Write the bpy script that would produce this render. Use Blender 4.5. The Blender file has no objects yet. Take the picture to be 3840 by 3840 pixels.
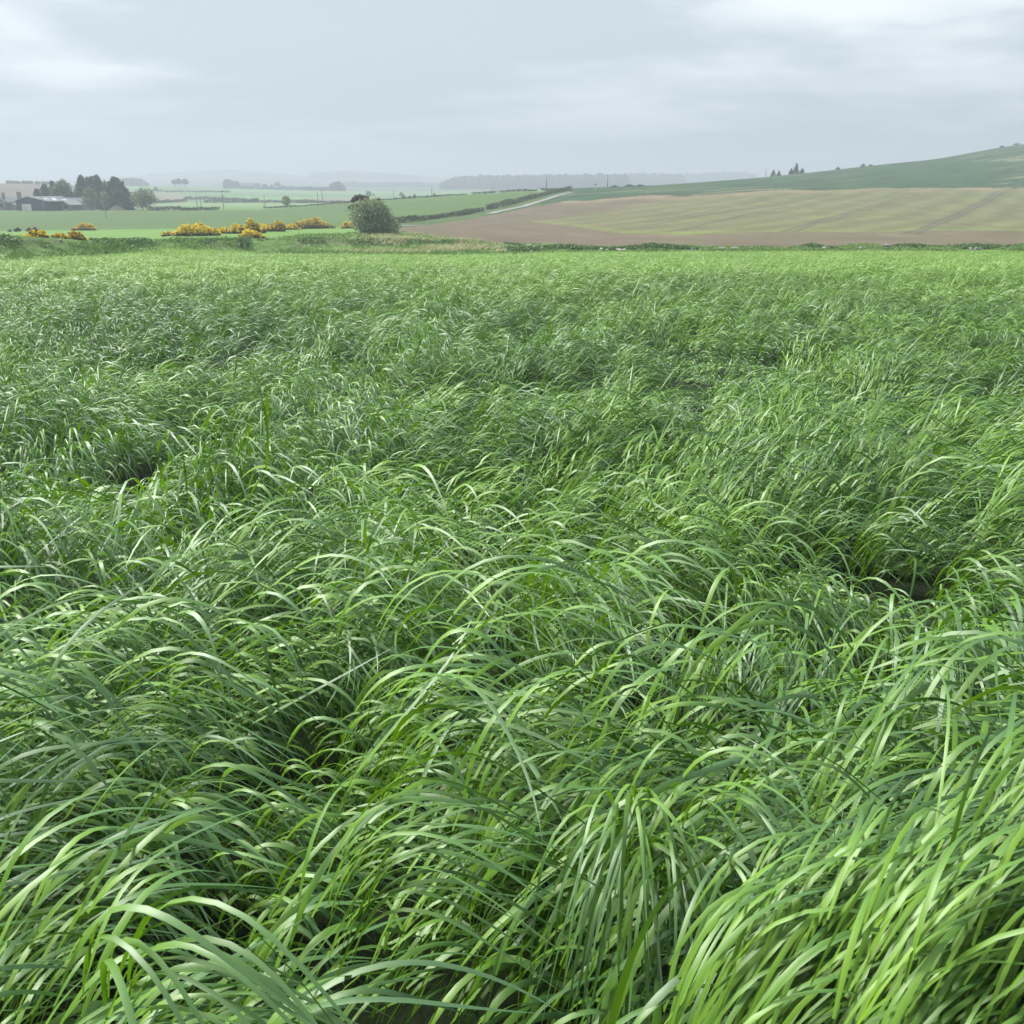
import bpy, math, random
import numpy as np
from mathutils import Vector
S = bpy.context.scene
rng = np.random.default_rng(7)
random.seed(7)
R = math.radians

# ------------------------------------------------------------------ camera
EYE = 1.70
F = 3768.0                      # focal length in pixels of the 3840 px photograph
PITCH = R(17.9)
CP, SP = math.cos(PITCH), math.sin(PITCH)
cam = bpy.data.cameras.new('camera')
camo = bpy.data.objects.new('camera', cam)
S.collection.objects.link(camo)
camo.location = (0, 0, EYE)
camo.rotation_euler = (R(90) - PITCH, 0, 0)
cam.sensor_width = 36.0
cam.lens = 36.0 * F / 3840.0
cam.clip_start = 0.05
cam.clip_end = 20000
cam.dof.use_dof = True
cam.dof.focus_distance = 4.0
cam.dof.aperture_fstop = 15.0
S.camera = camo

# ------------------------------------------------------------------ light and exposure
SUN_EL, SUN_AZ = R(52), R(-62)      # high, from the left and slightly ahead; azimuth from +Y, clockwise
sun = bpy.data.lights.new('sun', 'SUN')
sun.energy = 4.3
sun.angle = R(18)
sun.color = (1.0, 0.98, 0.94)
suno = bpy.data.objects.new('sun', sun)
S.collection.objects.link(suno)
sd = Vector((math.sin(SUN_AZ) * math.cos(SUN_EL), math.cos(SUN_AZ) * math.cos(SUN_EL), math.sin(SUN_EL)))
suno.rotation_euler = (-sd).to_track_quat('-Z', 'Y').to_euler()
suno.location = sd * 100

S.view_settings.view_transform = 'Standard'
S.view_settings.look = 'None'
S.view_settings.exposure = 0.84
S.view_settings.gamma = 1.0
S.render.engine = 'CYCLES'
S.cycles.use_denoising = True
S.cycles.max_bounces = 6
S.cycles.diffuse_bounces = 1
S.cycles.glossy_bounces = 2
S.cycles.transmission_bounces = 3
S.cycles.transparent_max_bounces = 4
S.cycles.volume_bounces = 0
S.cycles.caustics_reflective = False
S.cycles.caustics_refractive = False

W = bpy.data.worlds.new('World')
S.world = W
W.use_nodes = True
nt = W.node_tree
nt.nodes.clear()

class NT:
    """small helper for node trees"""
    def __init__(s, tree): s.t = tree
    def n(s, typ, **kw):
        nd = s.t.nodes.new(typ)
        ins = kw.pop('ins', {})
        for k, v in kw.items(): setattr(nd, k, v)
        for k, v in ins.items():
            if isinstance(v, bpy.types.NodeSocket): s.t.links.new(v, nd.inputs[k])
            else: nd.inputs[k].default_value = v
        return nd
    def math(s, op, a, b=None, c=None, clamp=False):
        nd = s.t.nodes.new('ShaderNodeMath'); nd.operation = op; nd.use_clamp = clamp
        for i, v in enumerate((a, b, c)):
            if v is None: continue
            if isinstance(v, bpy.types.NodeSocket): s.t.links.new(v, nd.inputs[i])
            else: nd.inputs[i].default_value = v
        return nd.outputs[0]
    def mix(s, fac, a, b, blend='MIX'):
        nd = s.t.nodes.new('ShaderNodeMix'); nd.data_type = 'RGBA'; nd.blend_type = blend
        for i, v in ((0, fac), (6, a), (7, b)):
            if isinstance(v, bpy.types.NodeSocket): s.t.links.new(v, nd.inputs[i])
            else: nd.inputs[i].default_value = v if i == 0 else (*v[:3], 1)
        return nd.outputs[2]
    def noise(s, vec, scale, detail=3, rough=0.5, out=0, dist=0.0):
        nd = s.n('ShaderNodeTexNoise', ins={'Scale': scale, 'Detail': detail, 'Roughness': rough, 'Distortion': dist})
        if vec is not None: s.t.links.new(vec, nd.inputs['Vector'])
        return nd.outputs[out]
    def ramp(s, fac, lo, hi, a=0.0, b=1.0, smooth=True):
        nd = s.n('ShaderNodeMapRange', clamp=True, interpolation_type='SMOOTHSTEP' if smooth else 'LINEAR',
                 ins={'From Min': lo, 'From Max': hi, 'To Min': a, 'To Max': b})
        s.t.links.new(fac, nd.inputs['Value'])
        return nd.outputs[0]
    def scalev(s, vec, xyz):
        nd = s.n('ShaderNodeVectorMath', operation='MULTIPLY')
        s.t.links.new(vec, nd.inputs[0]); nd.inputs[1].default_value = xyz
        return nd.outputs[0]
    def link(s, a, b): s.t.links.new(a, b)

t = NT(nt)
sky = t.n('ShaderNodeTexSky', sky_type='NISHITA', sun_disc=False, sun_elevation=SUN_EL, sun_rotation=SUN_AZ)
try:
    sky.air_density = 1.0; sky.dust_density = 2.0
except Exception: pass
tc = t.n('ShaderNodeTexCoord').outputs['Generated']
sep = t.n('ShaderNodeSeparateXYZ', ins={0: tc})
zc = t.math('MAXIMUM', sep.outputs[2], 0.0)
den = t.math('ADD', zc, 0.13)
cx = t.math('DIVIDE', sep.outputs[0], den)
cy = t.math('DIVIDE', sep.outputs[1], den)
cv = t.n('ShaderNodeCombineXYZ', ins={0: cx, 1: cy, 2: 3.7}).outputs[0]
n1 = t.noise(t.scalev(cv, (0.50, 0.62, 1)), 1.0, 4.0, 0.5)
n2 = t.noise(t.scalev(cv, (1.5, 1.5, 1)), 1.0, 5.0, 0.55)
nn = t.math('ADD', t.math('MULTIPLY', n1, 0.66), t.math('MULTIPLY', n2, 0.34))
cl = t.ramp(nn, 0.42, 0.585)
# overcast: bluish and dimmer at the horizon, whiter higher up, brightest overhead
up = t.ramp(zc, 0.0, 0.14)
dark = t.mix(up, (0.335, 0.408, 0.460), (0.440, 0.515, 0.560))
lite = t.mix(up, (0.400, 0.480, 0.535), (0.800, 0.840, 0.870))
cloud = t.mix(cl, dark, lite)
zen = t.math('ADD', 1.0, t.math('MULTIPLY', t.ramp(zc, 0.16, 0.85), 0.25))
cloudb = t.n('ShaderNodeVectorMath', operation='SCALE', ins={0: cloud, 'Scale': t.math('MULTIPLY', zen, 0.78)}).outputs[0]
bg1 = t.n('ShaderNodeBackground', ins={'Color': sky.outputs[0], 'Strength': 0.07})
bg2 = t.n('ShaderNodeBackground', ins={'Color': cloudb, 'Strength': 1.0})
mx = t.n('ShaderNodeMixShader', ins={0: 0.92, 1: bg1.outputs[0], 2: bg2.outputs[0]})
wo = t.n('ShaderNodeOutputWorld', ins={'Surface': mx.outputs[0]})

# ------------------------------------------------------------------ helpers
COL = S.collection
def tag(o, label=None, cat=None, group=None, kind=None):
    if label: o['label'] = label
    if cat: o['category'] = cat
    if group: o['group'] = group
    if kind: o['kind'] = kind
    return o
def empty(name, loc, label, cat, group=None):
    o = bpy.data.objects.new(name, None)
    o.location = loc; o.empty_display_size = 0.5
    COL.objects.link(o)
    return tag(o, label, cat, group)
def np_mesh(name, V, Fq, mat=None, parent=None, smooth=True, attrs=None, mats=None, midx=None):
    """V (n,3); Fq list of int arrays (m,k), k may differ between arrays"""
    V = np.asarray(V, dtype=np.float32)
    if parent is not None:
        V = V - np.array(parent.location, dtype=np.float32)
    me = bpy.data.meshes.new(name)
    if not isinstance(Fq, (list, tuple)): Fq = [Fq]
    Fq = [np.asarray(f, dtype=np.int32) for f in Fq if len(f)]
    loops = np.concatenate([f.ravel() for f in Fq])
    tot = np.concatenate([np.full(len(f), f.shape[1], np.int32) for f in Fq])
    start = np.concatenate([[0], np.cumsum(tot)[:-1]]).astype(np.int32)
    me.vertices.add(len(V)); me.vertices.foreach_set('co', V.ravel())
    me.loops.add(len(loops)); me.loops.foreach_set('vertex_index', loops)
    me.polygons.add(len(tot)); me.polygons.foreach_set('loop_start', start)
    try: me.polygons.foreach_set('loop_total', tot)
    except Exception: pass
    if attrs:
        for k, a in attrs.items():
            at = me.attributes.new(k, 'FLOAT_COLOR', 'POINT')
            at.data.foreach_set('color', np.asarray(a, np.float32).ravel())
    if midx is not None: me.polygons.foreach_set('material_index', midx.astype(np.int32))
    me.update(calc_edges=True)
    if smooth: me.polygons.foreach_set('use_smooth', np.ones(len(tot), bool))
    else: me.polygons.foreach_set('use_smooth', np.zeros(len(tot), bool))
    for m in (mats or [mat]):
        if m: me.materials.append(m)
    o = bpy.data.objects.new(name, me)
    if parent is not None: o.parent = parent
    COL.objects.link(o)
    return o
class MB:
    """gathers shapes into one mesh"""
    def __init__(s): s.V = []; s.F = {}; s.n = 0
    def add(s, V, Fs):
        V = np.asarray(V, float)
        s.V.append(V)
        for f in (Fs if isinstance(Fs, list) else [Fs]):
            f = np.asarray(f)
            if len(f): s.F.setdefault(f.shape[1], []).append(f + s.n)
        s.n += len(V); return s
    def box(s, c, size, rz=0.0):
        x, y, z = np.array(size) / 2
        V = np.array([(a * x, b * y, d * z) for a in (-1, 1) for b in (-1, 1) for d in (-1, 1)])
        c_, s_ = math.cos(rz), math.sin(rz)
        V = V @ np.array([[c_, s_, 0], [-s_, c_, 0], [0, 0, 1]]) + np.array(c)
        return s.add(V, np.array([(0, 1, 3, 2), (4, 6, 7, 5), (0, 4, 5, 1), (2, 3, 7, 6), (0, 2, 6, 4), (1, 5, 7, 3)]))
    def tube(s, P, r, k=6):
        P = np.asarray(P, float); r = np.broadcast_to(np.asarray(r, float), (len(P),))
        T = np.gradient(P, axis=0); T /= np.linalg.norm(T, axis=1)[:, None] + 1e-9
        ref = np.where(np.abs(T[:, 2:3]) > 0.9, np.array([[1.0, 0, 0]]), np.array([[0, 0, 1.0]]))
        A = np.cross(T, ref); A /= np.linalg.norm(A, axis=1)[:, None] + 1e-9
        B = np.cross(T, A)
        an = np.arange(k) * 2 * np.pi / k
        V = P[:, None] + r[:, None, None] * (np.cos(an)[None, :, None] * A[:, None] + np.sin(an)[None, :, None] * B[:, None])
        m = len(P); q = []
        for i in range(m - 1):
            for j in range(k):
                q.append((i * k + j, i * k + (j + 1) % k, (i + 1) * k + (j + 1) % k, (i + 1) * k + j))
        return s.add(V.reshape(-1, 3), [np.array(q), np.array([list(range(k))[::-1], [(m - 1) * k + j for j in range(k)]])])
    def build(s, name, mat, parent=None, smooth=False):
        F = [np.concatenate(v) for v in s.F.values()]
        return np_mesh(name, np.concatenate(s.V), F, mat, parent, smooth)

def hash2(ix, iy, seed):
    h = (ix.astype(np.int64) * 374761393 + iy.astype(np.int64) * 668265263 + seed * 1442695041) & 0xffffffff
    h = ((h ^ (h >> 13)) * 1274126177) & 0xffffffff
    return ((h ^ (h >> 16)) & 0xffffff) / float(0xffffff)
def vnoise(x, y, scale, seed=0):
    x = np.asarray(x, float) / scale; y = np.asarray(y, float) / scale
    ix = np.floor(x).astype(np.int64); iy = np.floor(y).astype(np.int64)
    fx = x - ix; fy = y - iy
    fx = fx * fx * (3 - 2 * fx); fy = fy * fy * (3 - 2 * fy)
    a = hash2(ix, iy, seed); b = hash2(ix + 1, iy, seed); c = hash2(ix, iy + 1, seed); d = hash2(ix + 1, iy + 1, seed)
    return (a * (1 - fx) + b * fx) * (1 - fy) + (c * (1 - fx) + d * fx) * fy      # 0..1
def fbm(x, y, scale, seed=0, octv=3):
    v = 0; a = 1; tt = 0
    for i in range(octv):
        v = v + a * vnoise(x, y, scale / 2 ** i, seed + i * 17); tt += a; a *= 0.5
    return v / tt
def pchip(xk, yk, x):
    xk = np.asarray(xk, float); yk = np.asarray(yk, float)      # yk (n,) or (n,m)
    h = np.diff(xk); sh = (-1,) + (1,) * (yk.ndim - 1)
    d = np.diff(yk, axis=0) / h.reshape(sh)
    m = np.zeros_like(yk)
    p = d[:-1] * d[1:]
    hm = np.where(p > 0, 2 * p / np.where(np.abs(d[:-1] + d[1:]) < 1e-12, 1, d[:-1] + d[1:]), 0)
    m[1:-1] = hm; m[0] = d[0]; m[-1] = d[-1]
    x = np.clip(x, xk[0], xk[-1])
    i = np.clip(np.searchsorted(xk, x, side='right') - 1, 0, len(xk) - 2)
    hh = h[i].reshape(sh); tt = ((x - xk[i]) / h[i]).reshape(sh)
    t2 = tt * tt; t3 = t2 * tt
    return (2 * t3 - 3 * t2 + 1) * yk[i] + (t3 - 2 * t2 + tt) * hh * m[i] + (-2 * t3 + 3 * t2) * yk[i + 1] + (t3 - t2) * hh * m[i + 1]

# pixel of the photograph -> viewing ray (per metre of depth along +Y)
def ray(px, py):
    v = 1920.0 - np.asarray(py, float); u = np.asarray(px, float) - 1920.0
    yc = F * CP + v * SP
    return u / yc, (-F * SP + v * CP) / yc
def kx(px): return (px - 1920.0) / 3960.0

# ------------------------------------------------------------------ terrain heights (relative to the eye)
DY = [-40, 0.0, 0.8, 1.5, 3, 5, 7, 10, 14, 20, 30, 50, 70, 82, 95]
DD = [.7, 1.00, 1.06, 1.22, 1.5, 1.8, 2.05, 2.35, 2.65, 2.95, 3.3, 3.95, 4.7, 5.12, 5.60]
def canopy_drop(Y): return pchip(DY, np.array(DD), np.asarray(Y, float).ravel()).reshape(np.shape(Y))
def crop_h(Y): return np.interp(Y, [0, 20, 40, 60, 95], [0.84, 0.84, 0.70, 0.46, 0.20])      # height of the standing grass
YK = [95, 105, 125, 150, 200, 260, 340, 370, 400, 470, 550, 700, 850, 1000, 1200, 1500, 2000, 2500, 3200, 4000, 6500]
TAB = {  # photo column: heights at YK
 -700: [-6.0, -6.2, -6.6, -7.2, -8.1, -8.3, -8.1, -8.1, -8.2, -8.0, -6.0, -1.0, 2.5, 3.0, 0, -5, -5, -2, 5, 12, 0],
 0:    [-6.0, -6.2, -6.6, -7.2, -7.9, -8.1, -7.9, -7.9, -8.0, -7.6, -5.6, -0.6, 2.9, 3.4, 1, -5, -5, -2, 8, 14, 0],
 240:  [-6.0, -6.2, -6.6, -7.1, -7.8, -8.0, -7.8, -7.8, -7.9, -7.6, -6.0, -2.0, 1.0, 2.0, 1, -4, -4, 0, 12, 26, 5],
 460:  [-6.0, -6.2, -6.5, -7.0, -7.7, -7.9, -7.7, -7.8, -7.9, -7.9, -7.4, -5.4, -3.0, -1.5, 0.5, 2, 0, 4, 20, 38, 10],
 640:  [-6.0, -6.1, -5.95, -6.1, -7.6, -7.9, -7.7, -7.7, -7.8, -8.2, -8.3, -7.9, -6.0, -3.0, 0.3, 0.5, 0, 6, 24, 45, 15],
 950:  [-6.0, -6.1, -5.95, -6.1, -7.6, -7.9, -7.4, -7.3, -7.6, -8.2, -8.4, -8.0, -6.8, -5.0, -3.0, -1.5, 0, 6, 26, 56, 20],
 1200: [-6.0, -6.1, -5.95, -6.1, -7.4, -7.7, -6.6, -6.0, -6.6, -8.0, -8.4, -7.8, -7.0, -6.0, -4.8, -3.6, -2, 2, 18, 38, 20],
 1480: [-6.0, -6.1, -5.95, -6.1, -7.1, -6.5, -4.8, -4.1, -4.8, -7.5, -8.6, -8.0, -7.4, -6.6, -5.4, -4.0, -2, 2, 18, 38, 20],
 1740: [-6.0, -6.1, -5.95, -6.1, -7.0, -5.9, -3.3, -2.5, -3.2, -7.0, -8.6, -8.2, -7.6, -6.8, -5.6, -4.2, -2, 2, 14, 30, 20],
 1960: [-5.9, -6.1, -6.3, -6.6, -6.6, -5.6, -2.5, -1.4, -1.5, -4.5, -8.0, -9.0, -8.0, -7.0, -6.0, -4.5, -2, 1, 12, 26, 20],
 2140: [-5.8, -5.8, -6.2, -6.5, -6.4, -5.2, -1.7, -0.7, -0.4, -2.0, -6.0, -9.0, -8.5, -7.5, -6.0, -4.5, -2, 0, 10, 20, 20],
 2460: [-5.8, -5.8, -6.1, -6.4, -6.2, -4.6, -1.2, -0.1, 0.7, 0.9, -1.0, -7.0, -8.5, -8.0, -6.5, -4.5, -2, 0, 8, 14, 10],
 2960: [-5.8, -5.8, -6.1, -6.3, -6.2, -4.2, -0.3, 0.8, 1.9, 4.6, 6.3, 4.0, -1.0, -5.0, -7.0, -6, -4, -2, 2, 6, 5],
 3400: [-5.8, -5.8, -6.1, -6.3, -6.3, -4.3, -0.3, 1.2, 2.9, 7.6, 12.6, 14.0, 9.0, 3.0, -2.0, -6, -4, -2, 2, 6, 5],
 3840: [-5.8, -5.8, -6.1, -6.3, -6.4, -4.5, -0.3, 1.6, 3.9, 10.4, 18.3, 26.6, 25.0, 18.0, 8.0, 0, -4, -2, 2, 6, 5],
 4700: [-5.8, -5.8, -6.1, -6.3, -6.4, -4.6, 0.0, 2.2, 5.0, 13.0, 24.0, 36.0, 38.0, 30.0, 18.0, 5, 0, 0, 2, 6, 5],
}
cols = sorted(TAB)
NK = 1440
KS = np.linspace(-0.80, 0.80, NK)
def logsp(a, b, r): return a * np.exp(np.linspace(0, math.log(b / a), max(2, int(math.log(b / a) / r)), endpoint=False))
YS = np.concatenate([logsp(40, 80, .012), logsp(80, 150, .005), logsp(150, 640, .0075), logsp(640, 1600, .012), logsp(1600, 6500, .025), [6500]])
T1 = pchip(YK, np.array([TAB[c] for c in cols]).T, YS)                      # (rows, cols)
ZT = pchip(np.array([kx(c) for c in cols]), T1.T, KS).T                     # (rows, NK)
near = -canopy_drop(np.minimum(YS, 95)) - crop_h(YS)
wt = np.clip((YS - 84) / 14, 0, 1); wt = wt * wt * (3 - 2 * wt)
ZT = ZT * wt[:, None] + near[:, None] * (1 - wt[:, None])
XG = KS[None, :] * YS[:, None]; YG = np.broadcast_to(YS[:, None], XG.shape)

def seg_dist(X, Y, P):
    """distance of points to a polyline and the parameter 0..1 along it"""
    best = np.full(np.shape(X), 1e9); par = np.zeros(np.shape(X))
    P = np.asarray(P, float); L = np.concatenate([[0], np.cumsum(np.linalg.norm(np.diff(P, axis=0), axis=1))])
    for i in range(len(P) - 1):
        a, b = P[i], P[i + 1]; d = b - a; l2 = d @ d
        tt = np.clip(((X - a[0]) * d[0] + (Y - a[1]) * d[1]) / l2, 0, 1)
        dd = np.hypot(X - a[0] - tt * d[0], Y - a[1] - tt * d[1])
        m = dd < best
        best = np.where(m, dd, best); par = np.where(m, (L[i] + tt * math.sqrt(l2)) / L[-1], par)
    return best, par
# grassy bank along the near field's left end
BANK = [(-62, 78), (-42, 84), (-32, 97), (-18, 112), (2, 118)]
def build_bank():
    d, p = seg_dist(XG, YG, BANK)
    h = np.interp(p, [0, 0.35, 0.7, 1], [1.6, 1.65, 0.9, 0.0]) * (0.8 + 0.4 * fbm(XG, YG, 6, 5))
    return h * np.exp(-(d / 2.7) ** 2)
ZT = ZT + build_bank()
# small unevenness
ZT = ZT + (fbm(XG, YG, 14, 3) - .5) * 0.25 * np.clip((YG - 100) / 60, 0, 1)
ZT = ZT + (fbm(XG, YG, 260, 9, 4) - .5) * 14 * np.clip((YG - 1500) / 1500, 0, 1)
lk0, lks = KS[0], KS[1] - KS[0]
def terr(X, Y):
    """absolute terrain height at world X, Y"""
    X = np.asarray(X, float); Y = np.asarray(Y, float)
    out = np.empty(np.broadcast(X, Y).shape)
    X, Y = np.broadcast_arrays(X, Y)
    nr = Y < 40
    out[nr] = -canopy_drop(Y[nr]) - crop_h(Y[nr])
    f = ~nr
    k = np.clip((X[f] / Y[f] - lk0) / lks, 0, NK - 1.001); y = np.clip(Y[f], YS[0], YS[-1] - 1e-3)
    i = np.clip(np.searchsorted(YS, y, side='right') - 1, 0, len(YS) - 2)
    ty = (y - YS[i]) / (YS[i + 1] - YS[i]); j = k.astype(int); tk = k - j
    out[f] = (ZT[i, j] * (1 - tk) + ZT[i, j + 1] * tk) * (1 - ty) + (ZT[i + 1, j] * (1 - tk) + ZT[i + 1, j + 1] * tk) * ty
    return out + EYE
def T0(x, y): return float(terr(np.array([x]), np.array([y]))[0])
def gpx(px, py, ymin=60, ymax=3000):
    """first terrain point seen through a photo pixel"""
    k, s = ray(px, py)
    ys = YS[(YS >= ymin) & (YS <= ymax)]
    z = terr(k * ys, ys) - EYE - s * ys
    hit = np.nonzero(z > 0)[0]
    if len(hit) == 0: i = int(np.argmax(z / ys))
    else: i = hit[0]
    if 0 < i and len(hit):
        a, b = z[i - 1], z[i]; tt = -a / (b - a + 1e-9); y = ys[i - 1] + tt * (ys[i] - ys[i - 1])
    else: y = ys[i]
    return float(k * y), float(y), T0(k * y, y)
def at(px, Y, dz=0.0):
    x = kx(px) * Y
    return (x, Y, T0(x, Y) + dz)
def zpx(py, Y):            # absolute height seen at pixel row py at depth Y
    return EYE + Y * float(ray(1920, py)[1])
def W2(pts, **k): return [gpx(a, b, **k)[:2] for a, b in pts]
def inside(X, Y, poly):
    c = np.zeros(np.shape(X), bool); n = len(poly)
    for i in range(n):
        x1, y1 = poly[i]; x2, y2 = poly[(i + 1) % n]
        if y1 == y2: continue
        m = ((y1 > Y) != (y2 > Y)) & (X < (x2 - x1) * (Y - y1) / (y2 - y1) + x1)
        c ^= m
    return c

# ------------------------------------------------------------------ materials
def mat(name):
    m = bpy.data.materials.new(name); m.use_nodes = True
    m.node_tree.nodes.clear()
    return m, NT(m.node_tree)
def simple(name, col, rough=0.8, noise=0.0, nscale=3.0, col2=None, spec=0.3, bump=0.0, metallic=0.0):
    m, t = mat(name)
    g = t.n('ShaderNodeTexCoord').outputs['Object']
    base = (*col, 1)
    p = t.n('ShaderNodeBsdfPrincipled', ins={'Base Color': base, 'Roughness': rough, 'Specular IOR Level': spec, 'Metallic': metallic})
    if noise > 0 or col2:
        nz = t.ramp(t.noise(g, nscale, 4, 0.6), 0.32, 0.68)
        c2 = col2 or tuple(c * (1 - noise) for c in col)
        t.link(t.mix(nz, col, c2), p.inputs['Base Color'])
    if bump > 0:
        b = t.n('ShaderNodeBump', ins={'Strength': bump, 'Distance': 0.1}); t.link(t.noise(g, nscale * 4, 4, 0.6), b.inputs['Height'])
        t.link(b.outputs[0], p.inputs['Normal'])
    t.n('ShaderNodeOutputMaterial', ins={0: p.outputs[0]})
    return m
def leafmat(name, c1, c2, trans=0.35, tcol=None, rough=0.55, nscale=0.6, spec=0.35):
    m, t = mat(name)
    g = t.n('ShaderNodeNewGeometry')
    isl = g.outputs['Random Per Island']
    pos = g.outputs['Position']
    nz = t.ramp(t.noise(pos, nscale, 2, 0.5), 0.35, 0.65)
    f = t.math('ADD', t.math('MULTIPLY', isl, 0.6), t.math('MULTIPLY', nz, 0.4), clamp=True)
    c = t.mix(f, c1, c2)
    p = t.n('ShaderNodeBsdfPrincipled', ins={'Roughness': rough, 'Specular IOR Level': spec}); t.link(c, p.inputs['Base Color'])
    tr = t.n('ShaderNodeBsdfTranslucent')
    if tcol: t.link(t.mix(0.5, c, tcol), tr.inputs[0])
    else: t.link(c, tr.inputs[0])
    mx = t.n('ShaderNodeMixShader', ins={0: trans, 1: p.outputs[0], 2: tr.outputs[0]})
    t.n('ShaderNodeOutputMaterial', ins={0: mx.outputs[0]})
    return m

# long grass blades: tint = (random plus hue and shade patches, along the blade, across the blade, stand)
GM, t = mat('grass_blades')
at_ = t.n('ShaderNodeAttribute', attribute_name='tint')
sc_ = t.n('ShaderNodeSeparateColor', ins={0: at_.outputs['Color']})
rnd, along, across = sc_.outputs[0], sc_.outputs[1], sc_.outputs[2]
stand = at_.outputs['Alpha']
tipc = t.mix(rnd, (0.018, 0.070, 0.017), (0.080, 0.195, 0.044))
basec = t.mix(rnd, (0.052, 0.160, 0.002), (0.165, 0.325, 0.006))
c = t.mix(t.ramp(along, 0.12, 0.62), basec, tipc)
young = t.mix(rnd, (0.15, 0.28, 0.040), (0.23, 0.38, 0.060))
c = t.mix(stand, c, young)
tipdry = t.math('MULTIPLY', t.ramp(along, 0.90, 0.97), t.ramp(rnd, 0.70, 0.74))
c = t.mix(tipdry, c, (0.22, 0.20, 0.09))
dry = t.ramp(rnd, 0.992, 0.996)
c = t.mix(dry, c, (0.30, 0.28, 0.10))
vein = t.math('SINE', t.math('MULTIPLY', across, 44.0))
vein = t.ramp(vein, -1.0, 1.0, 0.80, 1.10)
c = t.n('ShaderNodeVectorMath', operation='SCALE', ins={0: c, 'Scale': vein}).outputs[0]
p = t.n('ShaderNodeBsdfPrincipled', ins={'Roughness': 0.50, 'Specular IOR Level': 0.75, 'Base Color': c})
tr = t.n('ShaderNodeBsdfTranslucent', ins={0: t.mix(0.45, c, (0.17, 0.37, 0.002))})
mx = t.n('ShaderNodeMixShader', ins={0: t.ramp(along, 0.1, 0.6, 0.26, 0.13), 1: p.outputs[0], 2: tr.outputs[0]})
t.n('ShaderNodeOutputMaterial', ins={0: mx.outputs[0]})

# land cover: 'cover' colour attribute holds the crop or soil colour of each place
def landmat(name, nsc=0.5, amp=0.35, stretch=(1, 1, 1), bump=0.6, bscale=1.2, bdist=0.3, rough=0.9, rot=0.0):
    m, t = mat(name)
    at_ = t.n('ShaderNodeAttribute', attribute_name='cover')
    pos = t.n('ShaderNodeNewGeometry').outputs['Position']
    mp = t.n('ShaderNodeMapping', ins={'Rotation': (0, 0, rot), 'Scale': stretch}); t.link(pos, mp.inputs[0])
    v = mp.outputs[0]
    a = t.noise(v, nsc, 5, 0.62)
    b = t.noise(v, nsc * 0.12, 3, 0.5)
    f = t.math('ADD', t.math('MULTIPLY', a, 0.6), t.math('MULTIPLY', b, 0.4))
    k = t.ramp(f, 0.3, 0.7, 1 - amp, 1 + amp, smooth=False)
    cc = t.n('ShaderNodeVectorMath', operation='SCALE', ins={0: at_.outputs['Color'], 'Scale': k}).outputs[0]
    p = t.n('ShaderNodeBsdfPrincipled', ins={'Base Color': cc, 'Roughness': rough, 'Specular IOR Level': 0.15})
    bp = t.n('ShaderNodeBump', ins={'Strength': bump, 'Distance': bdist}); t.link(t.noise(v, bscale, 5, 0.65), bp.inputs['Height'])
    t.link(bp.outputs[0], p.inputs['Normal'])
    t.n('ShaderNodeOutputMaterial', ins={0: p.outputs[0]})
    return m

# ------------------------------------------------------------------ land: one sheet cut into fields
def line_kY(pts, ymin=70):
    q = []
    for a, b in pts:
        x, y, z = gpx(a, b, ymin); q.append((x / y, y))
    q.sort(); return np.array(q)
EDGE = np.array([(kx(-1400), 66), (kx(-300), 74), (kx(0), 79), (kx(330), 87), (kx(640), 95), (kx(900), 99), (kx(1200), 97), (kx(1740), 97), (kx(2300), 98), (kx(3000), 99), (kx(5200), 99)])
VTOP = np.array([(kx(-1400), 78), (kx(-300), 84), (kx(0), 95), (kx(330), 112), (kx(640), 126), (kx(1040), 132), (kx(1240), 145), (kx(1500), 152), (kx(1640), 130), (kx(1740), 122), (kx(1950), 107.5), (kx(2200), 106), (kx(3000), 106), (kx(5200), 106)])
edgeY = lambda k: np.interp(k, EDGE[:, 0], EDGE[:, 1])
vtopY = lambda k: np.interp(k, VTOP[:, 0], VTOP[:, 1])
C_POLY = [(kx(-1500) * 205, 205), (kx(0) * 200, 200)] + W2([(600, 859), (1200, 855), (1400, 851), (1480, 839), (1740, 806), (1808, 791), (2140, 713)], ymin=110) + \
         [(kx(2125) * 352, 352), (kx(1740) * 378, 378), (kx(1240) * 372, 372), (kx(1000) * 365, 365), (kx(640) * 372, 372), (kx(0) * 372, 372), (kx(-1500) * 372, 372)]
E_LEFT = W2([(1500, 853), (1640, 838), (1740, 826), (1840, 808), (1900, 799), (1990, 776), (2060, 764), (2140, 752)], ymin=108)
EF = line_kY([(2140, 752), (2200, 752), (2290, 742), (2380, 736), (2460, 735), (2560, 733), (2640, 730), (2720, 725), (2800, 721), (2860, 716), (2950, 711), (3000, 713), (3100, 713), (3230, 707), (3340, 704), (3380, 708), (3570, 705), (3650, 703), (3840, 702)], 110)
efY = lambda k, X, Y: np.interp(k, EF[:, 0], EF[:, 1]) + (fbm(X, Y, 14, 31, 3) - .5) * 14
Kc = np.broadcast_to(KS[None, :], XG.shape)
E_POLY = [(kx(1500) * 140, 140)] + E_LEFT + [(EF[i, 0] * EF[i, 1], EF[i, 1]) for i in range(1, len(EF))] + [(1.3 * 330, 330), (1.3 * 95, 95), (0, 95), (kx(1640) * 120, 120)]
TRKP = W2([(1835, 803), (1880, 792), (1950, 778), (2010, 760), (2070, 741), (2120, 727), (2150, 722)], ymin=150)
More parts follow.
